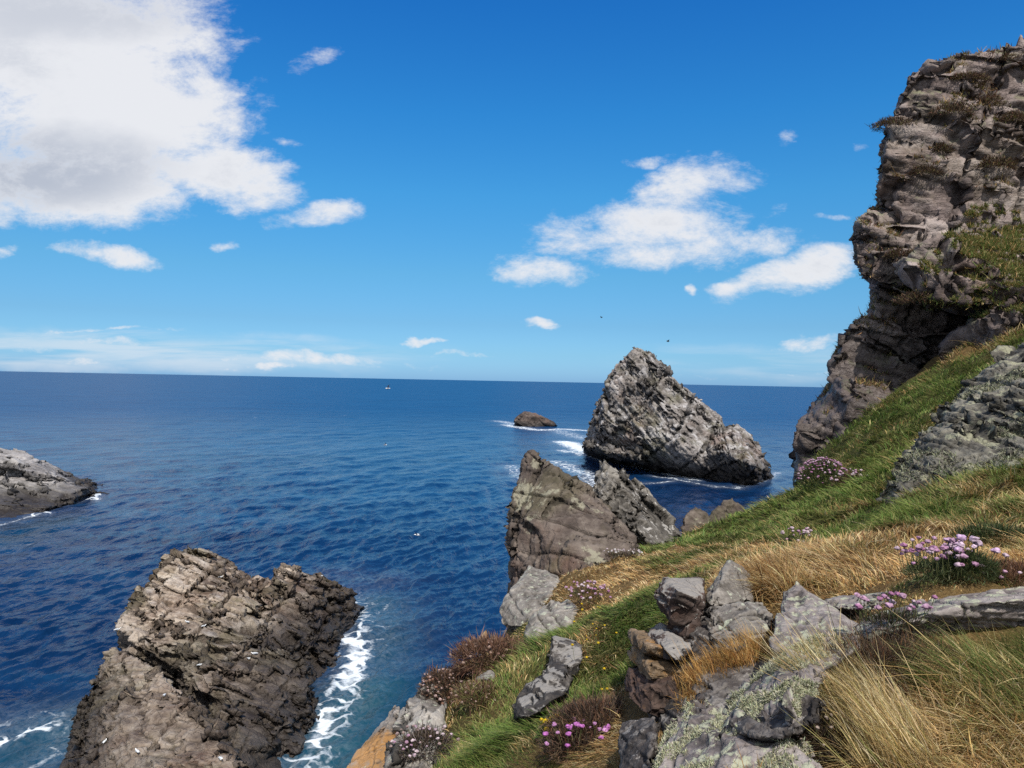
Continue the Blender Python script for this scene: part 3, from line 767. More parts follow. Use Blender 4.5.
rock('boulder', 'grey wedge boulder lying in front of the large pale angular boulder', [[P(523, 630, 5.70), P(532, 612, 5.80), P(552, 600, 6.00), P(574, 598, 5.90), P(579, 606, 5.70), P(576, 624, 5.50), P(550, 638, 5.40), P(526, 640, 5.50), P(560, 620, 6.30), P(550, 660, 5.70)]], 0.02,
     stone(.5, bedS), M_GREY, 0.006, 37, 'boulder')
# dark faced stepped rock in the grass
dk = [[P(511, 712, 3.39), P(513, 702, 3.44), P(530, 690, 3.59), P(545, 684, 3.64), P(558, 660, 3.74), P(568, 665, 3.64), P(572, 690, 3.44), P(540, 712, 3.24), P(516, 720, 3.29), P(520, 690, 3.94), P(560, 660, 4.24), P(560, 730, 3.74), P(515, 730, 3.74)],
      [P(545, 645, 3.99), P(546, 636, 4.09), P(560, 633, 4.14), P(583, 643, 3.99), P(586, 655, 3.84), P(580, 678, 3.69), P(560, 672, 3.69), P(545, 665, 3.84), P(560, 640, 4.64), P(585, 660, 4.44), P(570, 700, 4.14)]]
rock('stepped_rock', 'dark stepped rock with a pale flat top in the grassy bank', dk, 0.014, stone(.3, (0, 20, 30), .5, .06), M_STEP, 0.004, 41, 'rock')
# lower left rim rocks
rock('rim_rock', 'rounded grey rock with a dark hollow on the rim above the cove', [[P(398, 720, 4.03), P(402, 700, 4.28), P(418, 683, 4.53), P(437, 682, 4.58), P(450, 694, 4.48), P(446, 720, 4.08), P(440, 735, 3.83), P(420, 700, 4.88), P(440, 750, 4.08), P(400, 745, 3.98)],
     [P(384, 760, 3.53), P(386, 742, 3.68), P(396, 730, 3.83), P(415, 725, 3.88), P(440, 725, 3.83), P(446, 742, 3.68), P(430, 775, 3.38), P(390, 790, 3.28), P(400, 740, 4.28), P(440, 750, 4.28), P(440, 800, 3.58)]], 0.015,
     stone(.4, bedS, .4, .05), M_GREY, 0.005, 43, 'rock')
rock('orange_rock', 'rock crusted with orange lichen on the rim, sloping to the cove', [[P(343, 775, 3.80), P(360, 742, 4.05), P(372, 722, 4.30), P(390, 706, 4.50), P(402, 704, 4.50), P(400, 730, 4.10), P(392, 765, 3.65), P(380, 800, 3.40), P(340, 800, 3.60), P(395, 715, 4.90), P(360, 780, 4.30), P(350, 830, 4.00)]], 0.015,
     stone(.4, bedS, .3, .04), M_ORAN, 0.005, 44, 'rock')
rock('flat_stone', 'small flat pale stone between the reddish bushes on the rim', [[P(474, 678, 4.35), P(480, 672, 4.45), P(494, 670, 4.45), P(496, 674, 4.35), P(486, 679, 4.25), P(485, 684, 4.45), P(476, 690, 4.40), P(495, 690, 4.35)]], 0.012, stone(.15, bedS), M_GREY, 0.003, 45, 'stone')
rock('stone_splinter', 'thin pointed splinter of stone sticking up behind the reddish bush', [[P(476, 642, 4.90), P(486, 630, 5.00), P(488, 628, 5.00), P(488, 634, 5.00), P(480, 644, 4.90), P(480, 636, 5.05), P(475, 655, 4.95), P(486, 655, 4.95)]], 0.012, stone(.15, bedS, .1, .01), M_BROWN, 0.003, 46, 'stone')
# rock pile in the middle foreground
bedM = (-10, 25, 15)
rock('overhanging_rock', 'head shaped dark boulder with a pale flat top leaning over the green grass', [[P(652, 596, 3.05), P(652, 588, 3.1), P(660, 578, 3.2), P(690, 574, 3.3), P(704, 578, 3.25), P(708, 600, 3.0), P(706, 615, 2.95), P(688, 622, 2.9), P(668, 612, 2.9), P(656, 602, 2.95), P(676, 588, 2.85), P(700, 600, 2.85), P(690, 640, 3.0), P(664, 590, 3.5), P(704, 600, 3.5)],
     [P(676, 612, 2.95), P(702, 610, 2.9), P(708, 640, 2.85), P(690, 650, 2.85), P(668, 645, 2.9), P(662, 650, 2.95), P(680, 640, 3.3), P(710, 660, 3.0), P(670, 670, 2.95)]], 0.011,
     stone(.24, bedM, .35, .05), M_BLACK, 0.004, 51, 'rock')
rock('peaked_rock', 'pale grey peaked rock at the top of the rock pile', [[P(704, 592, 3.2), P(716, 572, 3.3), P(728, 558, 3.4), P(736, 556, 3.4), P(750, 568, 3.35), P(756, 584, 3.25), P(752, 600, 3.1), P(730, 606, 3.0), P(706, 604, 3.0), P(720, 580, 3.1), P(735, 590, 3.9), P(712, 600, 3.7), P(730, 640, 3.2), P(755, 620, 3.3)]], 0.011,
     stone(.24, (20, 30, 15), .6, .07, .4), M_GREY, 0.004, 52, 'rock')
rock('cracked_block', 'blocky pale grey rock split by dark cracks under the peaked rock', [[P(706, 606, 2.95), P(730, 600, 3.0), P(765, 600, 3.0), P(775, 612, 2.8), P(765, 640, 2.65), P(735, 652, 2.6), P(708, 650, 2.7), P(706, 630, 2.8), P(730, 625, 2.75), P(770, 650, 3), P(720, 690, 2.8), P(760, 620, 3.4), P(710, 620, 3.4)]], 0.011,
     pre(.22, (0, 8, 10), .9, 4, .6, .07, .05, .06, fine=.4, cut=2.0), M_GREY, 0.004, 53, 'rock')
rock('bedrock', 'dark fissured bedrock in the gaps of the rock pile', [[P(650, 745, 2.50), P(650, 690, 2.75), P(662, 640, 3.00), P(690, 604, 3.20), P(740, 596, 3.25), P(775, 612, 2.95), P(790, 650, 2.65), P(765, 690, 2.45), P(720, 735, 2.20), P(690, 620, 2.95), P(740, 640, 2.75), P(690, 690, 2.52), P(660, 780, 2.80), P(780, 680, 3.20), P(700, 640, 3.60)]], 0.012, stone(.26, bedM, .8, .09, .5, 1.5), M_DARK, 0.004, 50, 'rock')
for i, (pts, lab) in enumerate([
    ([(641, 650), (643, 646), (660, 645), (668, 650), (667, 658), (655, 660), (642, 656)], 'small square tan block, topmost of the broken brown stones'),
    ([(641, 666), (648, 660), (668, 660), (690, 668), (684, 680), (660, 686), (645, 682)], 'orange brown block, middle one of the broken brown stones'),
    ([(662, 650), (680, 640), (694, 646), (696, 656), (680, 664), (664, 662)], 'dark brown block under the head shaped boulder'),
    ([(640, 690), (665, 682), (690, 676), (700, 690), (688, 712), (655, 720), (638, 712)], 'dark red brown block, lowest of the broken brown stones')]):
    dd = 2.72 - 0.04 * i
    pp = [P(x, y, dd + 0.0016 * (640 - y) + 0.1) for x, y in pts]
    cx = np.mean([p for p in pts], 0)
    pf = [P(cx[0] + (x - cx[0]) * random.uniform(.75, 1.0), cx[1] + (y - cx[1]) * random.uniform(.75, 1.0), dd + random.uniform(-.02, .06)) for x, y in pts]
    rock('broken_stone', lab, [pp + pf + back(pp, 0.35, 1.0, -.05)], 0.009, stone(.16, (15, 12, 25), .7, .10, .5, 1.5), [M_BROWN, M_BROWN, M_BLACK, M_REDB][i], 0.003, 60 + i, 'stone', 'broken brown stones under the rock pile')
rock('triangular_slab', 'pinkish grey triangular slab rising between the dry grass and the rock pile', [[P(772, 628, 2.45), P(778, 605, 2.65), P(788, 590, 2.85), P(797, 584, 2.9), P(806, 587, 2.88), P(840, 612, 2.6), P(866, 628, 2.45), P(860, 634, 2.3), P(800, 650, 2.2), P(770, 650, 2.3), P(810, 620, 2.5), P(800, 600, 3.3), P(866, 640, 2.8), P(790, 690, 2.4), P(860, 680, 2.4)]], 0.011,
     stone(.34, (20, 30, 10), .35, .03, .25), M_LICH_R, 0.004, 55, 'rock')
rg1 = [[P(866, 630, 2.3), P(840, 632, 2.25), P(800, 645, 2.15), P(775, 662, 2.1), P(750, 690, 2.05), P(728, 715, 2.0), P(715, 735, 1.95), P(760, 728, 1.85), P(800, 700, 1.85), P(830, 668, 1.95), P(868, 640, 2.15), P(800, 720, 2.1), P(740, 760, 2.05), P(780, 650, 2.5), P(730, 700, 2.45), P(860, 660, 2.4)]]
rg, rV, rF = rock('lichen_ridge', 'long bluish rock rib coated in pale green lichen below the golden tufts', rg1, 0.010,
     stone(.3, (30, 30, 20), .7, .08, .4), M_LICH_R, 0.004, 56, 'rock')
rock('dark_wedge', 'black angular wedge of rock in the shade under the long tussock', [[P(724, 722, 1.95), P(745, 706, 2.0), P(778, 700, 1.95), P(800, 680, 1.95), P(822, 690, 1.85), P(815, 720, 1.75), P(780, 742, 1.72), P(745, 735, 1.82), P(800, 740, 2.1), P(740, 760, 2.1), P(830, 720, 2.1)]], 0.010,
     stone(.24, bedM, .5, .06, .4), M_DARK, 0.004, 57, 'rock')
bg1 = [[P(648, 760, 1.95), P(655, 735, 2.1), P(680, 700, 2.3), P(700, 690, 2.4), P(715, 700, 2.35), P(735, 730, 2.05), P(780, 745, 1.8), P(830, 760, 1.65), P(830, 830, 1.5), P(640, 830, 1.7), P(700, 740, 1.9), P(760, 770, 1.68), P(720, 730, 2.6), P(660, 760, 2.5), P(800, 760, 2.3)]]
bgr, bV, bF = rock('lichen_boulder', 'big purplish grey boulder spotted with lichen at the bottom of the rock pile', bg1, 0.010,
     stone(.34, (30, 30, 20), .7, .08, .5), M_LICH_R, 0.004, 58, 'boulder')
rock('side_rock', 'grey rock leaning on the left flank of the lichen spotted boulder', [[P(616, 762, 2.3), P(616, 732, 2.45), P(624, 720, 2.5), P(636, 720, 2.45), P(658, 712, 2.4), P(660, 740, 2.15), P(645, 775, 2.05), P(620, 800, 2.1), P(640, 730, 2.8), P(630, 800, 2.5)]], 0.011,
     stone(.24, bedM, .5, .06, .4), M_DARK, 0.004, 59, 'rock')
rock('flat_rock', 'long flat pale rock top lying under the pink flowers by the right border', [[P(850, 628, 2.4), P(880, 612, 2.45), P(930, 596, 2.45), P(980, 588, 2.42), P(1040, 586, 2.4), P(1040, 598, 2.2), P(985, 600, 2.2), P(930, 612, 2.18), P(885, 628, 2.2), P(860, 636, 2.25), P(900, 660, 2.4), P(1040, 630, 2.3), P(1040, 600, 2.7), P(880, 630, 2.7)]], 0.010,
     stone(.3, (0, 5, 0), .3, .02, .2), M_LICH_R, 0.004, 71, 'rock')
rock('flat_rock', 'purplish stone half buried in dry grass under the big flower clump', [[P(800, 604, 3.0), P(870, 598, 2.75), P(900, 586, 2.8), P(930, 584, 2.75), P(936, 596, 2.6), P(900, 604, 2.55), P(875, 604, 2.6), P(900, 640, 2.8), P(930, 640, 2.8)]], 0.012, stone(.3, (0, 5, 0), .3, .02, .2), M_LICH_R, 0.004, 72, 'stone')


# ------------------------------------------------------------------ sea
def build_sea():
    ys = np.concatenate([[0.12, 0.3, 0.6], np.arange(1, 60, 0.5), np.arange(60, 430, 0.85), np.arange(430, 800, 12)])
    rr = H * F / ys                        # ranges that look evenly spaced from eye height
    ang = np.concatenate([np.linspace(-180, -46, 40)[:-1], np.linspace(-46, 46, 1000), np.linspace(46, 180, 40)[1:]])
    A = R(1) * ang
    RR, AA = np.meshgrid(rr, A, indexing='ij')
    X = (RR * np.sin(AA)).ravel(); Y = (RR * np.cos(AA)).ravel()
    sp = np.maximum(np.gradient(-rr), 0)[:, None] * np.ones_like(RR); sp = sp.ravel()
    Z = np.zeros_like(X)
    r2 = np.random.default_rng(5)
    for i in range(46):
        lam = 0.8 * (17 / 0.8) ** (i / 45.0)
        th = R(-62) + r2.normal(0, 0.55)       # wind sea running in from the left
        kx, ky = math.sin(th) * 2 * math.pi / lam, math.cos(th) * 2 * math.pi / lam
        amp = 0.0150 * lam ** 0.18
        w = np.clip(lam / (2.2 * sp + 1e-6) - 0.6, 0, 1)
        ph = kx * X + ky * Y + r2.uniform(0, 6.28)
        Z += w * amp * (np.sin(ph) + 0.25 * np.sin(2 * ph + 1))
    q = np.c_[X, Y]
    # foam and shallows
    foam = np.zeros(len(X)); shal = np.zeros(len(X))

    def stroke(pts, rad, amt, target, soft=2.0):
        W = np.array([S(*p)[:2] for p in pts])
        d = np.full(len(X), 1e9)
        bb = (X > W[:, 0].min() - rad * 4) & (X < W[:, 0].max() + rad * 4) & (Y > W[:, 1].min() - rad * 4) & (Y < W[:, 1].max() + rad * 4)
        qq = q[bb]; dd = np.full(len(qq), 1e9)
        for a, b in zip(W[:-1], W[1:]):
            ab = b - a; tt = np.clip(((qq - a) @ ab) / (ab @ ab + 1e-9), 0, 1)
            dd = np.minimum(dd, np.linalg.norm(qq - a - tt[:, None] * ab, axis=1))
        target[bb] = np.maximum(target[bb], amt * np.exp(-(dd / (rad * .8)) ** soft))
    # big near rock, right flank
    stroke([(300, 768), (318, 735), (338, 705), (352, 672), (358, 645), (356, 620), (352, 604)], 2.4, .85, foam)
    stroke([(312, 748), (330, 712)], 1.0, 1.15, foam); stroke([(346, 685), (357, 655), (352, 640)], 1.3, 1.25, foam); stroke([(290, 770), (308, 758)], .9, 1.1, foam)
    stroke([(345, 590), (372, 605), (372, 640), (362, 660)], 4.0, .62, foam); stroke([(330, 575), (380, 580)], 3.5, .5, foam)
    stroke([(0, 745), (25, 733), (48, 728)], .9, 1.1, foam); stroke([(0, 725), (40, 715), (70, 720), (60, 755)], 2.2, .62, foam); stroke([(30, 768), (62, 752)], 1.0, .7, foam)
    stroke([(0, 524), (20, 519), (45, 511), (70, 504), (90, 498), (98, 493)], 1.0, .8, foam); stroke([(95, 499), (97, 494)], .9, 1.3, foam); stroke([(30, 516), (46, 513)], 1.0, 1.15, foam)
    stroke([(506, 425), (535, 430), (562, 429), (592, 431)], 5.0, 1.15, foam); stroke([(498, 421), (520, 425)], 6, .9, foam)
    stroke([(562, 450), (585, 455), (620, 463), (650, 470), (690, 478)], 3.0, 1.1, foam); stroke([(565, 442), (582, 449), (600, 455)], 5.5, 1.4, foam); stroke([(555, 430), (590, 440)], 8, .8, foam)
    stroke([(640, 467), (668, 473), (694, 479)], 3.0, 1.1, foam); stroke([(648, 483), (670, 482)], 1.6, 1.0, foam); stroke([(655, 476), (700, 484), (725, 487)], 2.0, .85, foam); stroke([(735, 488), (768, 478), (778, 472)], 2.0, .85, foam)
    stroke([(555, 462), (590, 475), (600, 488), (560, 480)], 5.0, .9, foam); stroke([(510, 465), (525, 480)], 4.0, .8, foam)
    stroke([(330, 760), (350, 720), (370, 690)], 3.2, .9, shal); stroke([(330, 790), (360, 770)], 4, 1.0, shal); stroke([(372, 680), (385, 640), (378, 600)], 2.6, .5, shal)
    stroke([(10, 760), (60, 735)], 4, .55, shal); stroke([(0, 540), (60, 520)], 5, .35, shal)
    Zf = Z + np.clip(foam, 0, 1.3) * 0.14 * np.abs(fbm(np.c_[X, Y, 0 * X] / 0.9, 3, 3)) * (RR.ravel() < 70)
    V = np.c_[X, Y, Zf]
    n, mcols = RR.shape
    i = np.arange(n * mcols).reshape(n, mcols)
    j = np.arange(mcols - 1)
    Fc = np.stack([i[:-1, :-1].ravel(), i[1:, :-1].ravel(), i[1:, 1:].ravel(), i[:-1, 1:].ravel()], 1)[:, ::-1]
    me = mesh_np('sea', V, Fc)
    attr_f(me, 'foam', foam); attr_f(me, 'shallow', shal)
    t = NT('sea_water')
    g = t.n('NewGeometry'); pos = g.outputs['Position']
    fo = t.n('Attribute'); fo.attribute_name = 'foam'; sh = t.n('Attribute'); sh.attribute_name = 'shallow'
    mp = t.n('Mapping'); t.l(pos, mp.inputs[0]); mp.inputs['Rotation'].default_value = (0, 0, R(-28)); mp.inputs['Scale'].default_value = (1.0, 0.45, 0.0)
    big = t.noise(mp.outputs[0], 0.014, 4, 0.55)
    mid = t.noise(mp.outputs[0], 0.11, 4, 0.6)
    c = t.ramp(t.math('ADD', t.math('MULTIPLY', big, 0.65), t.math('MULTIPLY', mid, 0.35)), [(0.38, (0.0025, 0.016, 0.058)), (0.62, (0.005, 0.034, 0.098))])
    c = t.mix(t.math('MULTIPLY', sh.outputs['Fac'], 0.65), c, (0.014, 0.085, 0.098))
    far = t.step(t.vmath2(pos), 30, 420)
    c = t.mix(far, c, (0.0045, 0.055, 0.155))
    st = t.n('Mapping'); t.l(pos, st.inputs[0]); st.inputs['Scale'].default_value = (0.022, 0.10, 0.0); st.inputs['Rotation'].default_value = (0, 0, R(6))
    ruf = t.noise(st.outputs[0], 1.0, 7, 0.68, 0.3)
    c = t.mix(1.0, c, t.ramp(ruf, [(0.34, (.62, .68, .74)), (0.52, (1, 1, 1)), (0.68, (1.0, 1.0, 1.0))]), 'MULTIPLY')
    c = t.mix(t.math('MULTIPLY', t.step(ruf, 0.52, 0.74), 0.35), c, (0.02, 0.11, 0.22))
    w1 = t.noise(mp.outputs[0], 2.6, 6, 0.62, 0.5)
    w2 = t.noise(mp.outputs[0], 0.55, 4, 0.6, 0.3)
    w3 = t.noise(mp.outputs[0], 0.16, 3, 0.55)
    hgt = t.math('ADD', t.math('MULTIPLY', w1, t.math('DIVIDE', 0.17, t.math('MULTIPLY_ADD', t.vmath2(pos), 0.03, 1.0))), t.math('ADD', t.math('MULTIPLY', w2, t.math('DIVIDE', 0.6, t.math('MULTIPLY_ADD', t.vmath2(pos), 0.005, 1.0))), t.math('MULTIPLY', w3, 0.7)))
    bp = t.n('Bump'); bp.inputs['Strength'].default_value = 1.0; bp.inputs['Distance'].default_value = 1.0
    t.l(hgt, bp.inputs['Height'])
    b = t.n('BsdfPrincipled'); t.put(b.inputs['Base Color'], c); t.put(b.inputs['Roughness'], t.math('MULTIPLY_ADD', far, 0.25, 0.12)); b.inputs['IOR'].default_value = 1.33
    t.put(b.inputs['Specular IOR Level'], t.math('SUBTRACT', 0.25, t.math('MULTIPLY', far, 0.17)))
    t.l(bp.outputs[0], b.inputs['Normal'])
    # foam: attribute broken up by stringy noise, plus a few whitecaps
    n1 = t.noise(pos, 0.9, 9, 0.68, 1.2); n2 = t.noise(pos, 3.2, 6, 0.7, 0.8)
    vr = t.n('TexVoronoi', feature='DISTANCE_TO_EDGE'); t.l(t.vmath('ADD', pos, t.vmath('MULTIPLY', t.noise(pos, 1.0, 3, 0.6, out='Color'), (1.4, 1.4, 0))), vr.inputs['Vector']); vr.inputs['Scale'].default_value = 0.75
    web = t.step(vr.outputs['Distance'], 0.16, 0.02)
    th = t.math('SUBTRACT', 1.12, t.math('MULTIPLY', fo.outputs['Fac'], 0.62))
    nn = t.math('ADD', t.math('MULTIPLY', n1, 0.55), t.math('ADD', t.math('MULTIPLY', n2, 0.3), t.math('MULTIPLY', web, 0.28)))
    fm = t.math('MULTIPLY', t.step(nn, t.math('SUBTRACT', th, 0.10), t.math('ADD', th, 0.22)), t.step(fo.outputs['Fac'], 0.06, 0.4))
    fm = t.math('MAXIMUM', fm, t.math('MULTIPLY', t.math('MULTIPLY', fo.outputs['Fac'], t.step(n2, 0.3, 0.75)), 0.16))
    wc = t.noise(mp.outputs[0], 0.42, 4, 0.6); wl = t.noise(mp.outputs[0], 0.05, 3, 0.5)
    caps = t.step(t.math('ADD', wc, t.math('MULTIPLY', wl, 0.45)), 0.985, 1.04)
    fm = t.math('MAXIMUM', fm, t.math('MULTIPLY', caps, 0.6))
    fb = t.n('BsdfDiffuse'); fb.inputs[0].default_value = (0.70, 0.75, 0.78, 1)
    mx = t.n('MixShader'); t.l(t.math('MULTIPLY', fm, 0.92), mx.inputs[0]); t.l(b.outputs[0], mx.inputs[1]); t.l(fb.outputs[0], mx.inputs[2])
    t.l(mx.outputs[0], t.out.inputs[0])
    o = link('sea', me, t.m); tag(o, kind='structure')


build_sea()


# ------------------------------------------------------------------ vegetation
def bvh_of(V, Fc): return BVHTree.FromPolygons(V.tolist(), Fc.tolist())


near_rocks = [(V, Fc) for V, Fc in ROCKS if V[:, 1].min() < 14 and np.ptp(V[:, 2]) < 12]
BV = [(bvh_of(V, Fc), V[:, :2].min(0) - .02, V[:, :2].max(0) + .02) for V, Fc in near_rocks]


def clear_of_rock(pts):
    ok = np.ones(len(pts), bool)
    for bv, lo, hi in BV:
        idx = np.where(ok & (pts[:, 0] > lo[0]) & (pts[:, 0] < hi[0]) & (pts[:, 1] > lo[1]) & (pts[:, 1] < hi[1]))[0]
        for i in idx:
            p = pts[i]
            h = bv.ray_cast(Vector((p[0], p[1], p[2] + 4.0)), Vector((0, 0, -1)), 4.0 - 0.012)
            if h[0] is not None: ok[i] = False
    return ok


def blades(root, up, lean, L, W, bend, col, tipcol=None, rootdark=0.55, nseg=3):
    """strips: root (N,3), up (N,3) unit, lean (N,3) sideways travel, L, W, bend (N)"""
    n = len(root)
    r = np.random.default_rng(n)
    ang = r.uniform(0, 2 * np.pi, n)
    side = np.stack([np.cos(ang), np.sin(ang), 0.2 * r.uniform(-1, 1, n)], 1)
    ts = [0.0, 0.38, 0.72, 1.0]; ws = [0.8, 1.0, 0.65, 0.0]
    Vs, Cs = [], []
    tip = col if tipcol is None else tipcol
    for t_, w_ in zip(ts, ws):
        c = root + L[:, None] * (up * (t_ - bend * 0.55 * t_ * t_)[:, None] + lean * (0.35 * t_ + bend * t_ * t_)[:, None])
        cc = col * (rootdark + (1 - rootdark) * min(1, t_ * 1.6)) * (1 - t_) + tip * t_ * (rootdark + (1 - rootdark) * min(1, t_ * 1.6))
        if w_ > 0:
            Vs += [c - side * (W * w_ * 0.5)[:, None], c + side * (W * w_ * 0.5)[:, None]]; Cs += [cc, cc]
        else:
            Vs.append(c); Cs.append(cc)
    V = np.stack(Vs, 1).reshape(-1, 3); C = np.stack(Cs, 1).reshape(-1, 3)
    b = (np.arange(n) * 7)[:, None]
    lp = np.concatenate([b + k for k in (0, 1, 3, 2, 2, 3, 5, 4, 4, 5, 6)], 1).ravel()
    st = (np.arange(n)[:, None] * 11 + np.array([0, 4, 8])[None]).ravel()
    return V, C, lp, st


def blade_obj(name, parts, mat, parent=None, loc=None):
    vo = lo = 0; Vs, Cs, Ls, Ss = [], [], [], []
    for V, C, l, s in parts:
        Vs.append(V); Cs.append(C); Ls.append(l + vo); Ss.append(s + lo); vo += len(V); lo += len(l)
    V = np.vstack(Vs)
    if loc is not None: V = V - np.asarray(loc)
    me = mesh_np(name, V, loops=np.concatenate(Ls), starts=np.concatenate(Ss), smooth=True)
    attr_c(me, 'col', np.vstack(Cs))
    return link(name, me, mat, parent, loc if (loc is not None and parent is None) else None)


def pick(colors, n, r, jit=0.25):
    c = np.array(colors)[r.integers(0, len(colors), n)]
    return c * (1 + r.uniform(-jit, jit, (n, 1))) * (1 + r.uniform(-.08, .08, (n, 3)))


GREEN = [(0.07, 0.135, 0.025), (0.11, 0.18, 0.037), (0.155, 0.215, 0.052), (0.085, 0.15, 0.034), (0.22, 0.23, 0.075), (0.17, 0.18, 0.06)]
OLIVE = [(0.17, 0.165, 0.055), (0.23, 0.20, 0.08), (0.14, 0.15, 0.045)]
DRY = [(0.50, 0.34, 0.14), (0.58, 0.43, 0.21), (0.41, 0.25, 0.10), (0.62, 0.50, 0.28), (0.30, 0.165, 0.07)]
UP = np.array([0, 0, 1.0])
WIND = np.array([-0.80, -0.25, 0.0])


def turf():
    r = np.random.default_rng(42)
    # sample evenly as seen from eye height, thinning with distance
    n = 760000
    y = 1.1 * (14.0 / 1.1) ** (r.uniform(0, 1, n) ** 0.85)
    x = y * r.uniform(-0.42, 0.80, n)
    q = np.c_[x, y]
    s = edge_sd(q)
    keep = s < 0.02 + 0.1 * r.normal(0, 1, n)
    q = q[keep]; z = ground(q); p = np.c_[q, z]
    n = len(p)
    p3 = np.c_[q, np.zeros(n)]
    cl = fbm(p3 / 0.16, 3, 91)
    keep = r.uniform(0, 1, n) < 0.60 + 0.95 * cl
    p = p[keep]; p = p[clear_of_rock(p)]
    q = p[:, :2]; n = len(p); p3 = np.c_[q, np.zeros(n)]
    dry = idw(q, cdry) + 0.6 * fbm(p3 / 0.45, 4, 77) + 0.22 * fbm(p3 / 0.1, 2, 12)
    ln = idw(q, clen) * np.exp(r.normal(0, 0.28, n)) * (1 + 0.5 * fbm(p3 / 0.25, 3, 55)) * np.interp(np.hypot(q[:, 0], q[:, 1]), [1.5, 2.8, 7, 10], [.9, .5, .5, .62])
    dist = np.hypot(p[:, 0], p[:, 1])
    wd = np.clip(0.0011 * dist, 0.0022, 0.012) * r.uniform(0.7, 1.4, n)
    isd = dry + r.normal(0, 0.13, n) > 0.55
    iso = (~isd) & (dry + r.normal(0, 0.13, n) > 0.34)
    col = np.where(isd[:, None], pick(DRY, n, r), np.where(iso[:, None], pick(OLIVE, n, r), pick(GREEN, n, r)))
    tone = 1.12 + 0.5 * fbm(p3 / 0.5, 3, 31)
    col = col * tone[:, None]
    tip = col * np.where(isd[:, None], 1.15, 1.0) + np.where(isd[:, None], 0, 1) * np.array([0.05, 0.04, 0.0]) * r.uniform(0, 1, (n, 1))
    swirl = np.stack([fbm(p3 / 0.3, 3, 201), fbm(p3 / 0.3, 3, 202), np.zeros(n)], 1) * 1.9
    lean = WIND * r.uniform(0.3, 1.1, (n, 1)) + swirl + np.c_[r.normal(0, .38, (n, 2)), np.zeros(n)]
    bend = np.clip(r.normal(0.62, 0.25, n), 0.1, 1.15)
    for nm, msk in (('green_grass', ~isd), ('dry_grass', isd)):
        i = np.where(msk)[0]
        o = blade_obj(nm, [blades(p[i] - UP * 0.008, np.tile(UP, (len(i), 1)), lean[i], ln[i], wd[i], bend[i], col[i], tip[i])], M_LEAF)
        tag(o, {'green_grass': 'green grass covering the slope between the rocks', 'dry_grass': 'straw coloured dry grass among the green turf'}[nm], 'grass', kind='stuff')


turf()


def on_ground(px, py, lo=1.2, hi=14.0):
    """march the line of sight to the ground"""
    ds = np.geomspace(lo, hi, 500)
    pts = np.array([P(px, py, d) for d in ds])
    g = ground(pts[:, :2])
    k = np.argmax(pts[:, 2] < g)
    return np.array([pts[k, 0], pts[k, 1], g[k]])


def first_hit(px, py):
    """nearest rock or ground along a line of sight"""
    o = Vector(CAM); v = Vector(P(px, py, 1.0) - CAM); L = v.length; v.normalize()
    best = None
    for bv, lo, hi in BV:
        h = bv.ray_cast(o, v, 30)
        if h[0] is not None and (best is None or h[3] < best[1]): best = (np.array(h[0]), h[3], np.array(h[1]))
    try:
        g = on_ground(px, py); dg = np.linalg.norm(g - CAM)
        if best is None or dg < best[1]: best = (g, dg, UP)
    except Exception: pass
    return best[0], best[2]


def sphere_pts(n, r, zmin=0.0):
    v = r.normal(0, 1, (n, 3)); v /= np.linalg.norm(v, axis=1, keepdims=True)
    v[:, 2] = np.abs(v[:, 2]) * (1 - zmin) + zmin
    return v / np.linalg.norm(v, axis=1, keepdims=True)


def cushion(name, c, rad, hgt, n, L, W, colors, r, parent, flat=0.6):
    """low dome of short leaves"""
    d = sphere_pts(n, r)
    sc = np.array([rad[0], rad[1], hgt])
    rr = r.uniform(0.35, 1, (n, 1)) ** 0.5
    base = np.asarray(c) + d * sc * rr * (1 + 0.25 * fbm(d * 2.3 + c[0] * 7, 3, int(abs(c[1]) * 100))[:, None])
    upd = d * np.array([1, 1, 1.3]) + r.normal(0, .35, (n, 3)); upd /= np.linalg.norm(upd, axis=1, keepdims=True)
    col = pick(colors, n, r)
    return blade_obj(name, [blades(base, upd, r.normal(0, .5, (n, 3)), L * np.exp(r.normal(0, .25, n)), np.full(n, W), r.uniform(.1, .7, n), col)], M_LEAF, parent, c)


def ico():
    bm = bmesh.new(); bmesh.ops.create_icosphere(bm, subdivisions=2, radius=1)
    V = np.array([v.co for v in bm.verts]); T = np.array([[v.index for v in f.verts] for f in bm.faces]); bm.free()
    return V, T


ICO_V, ICO_T = ico()


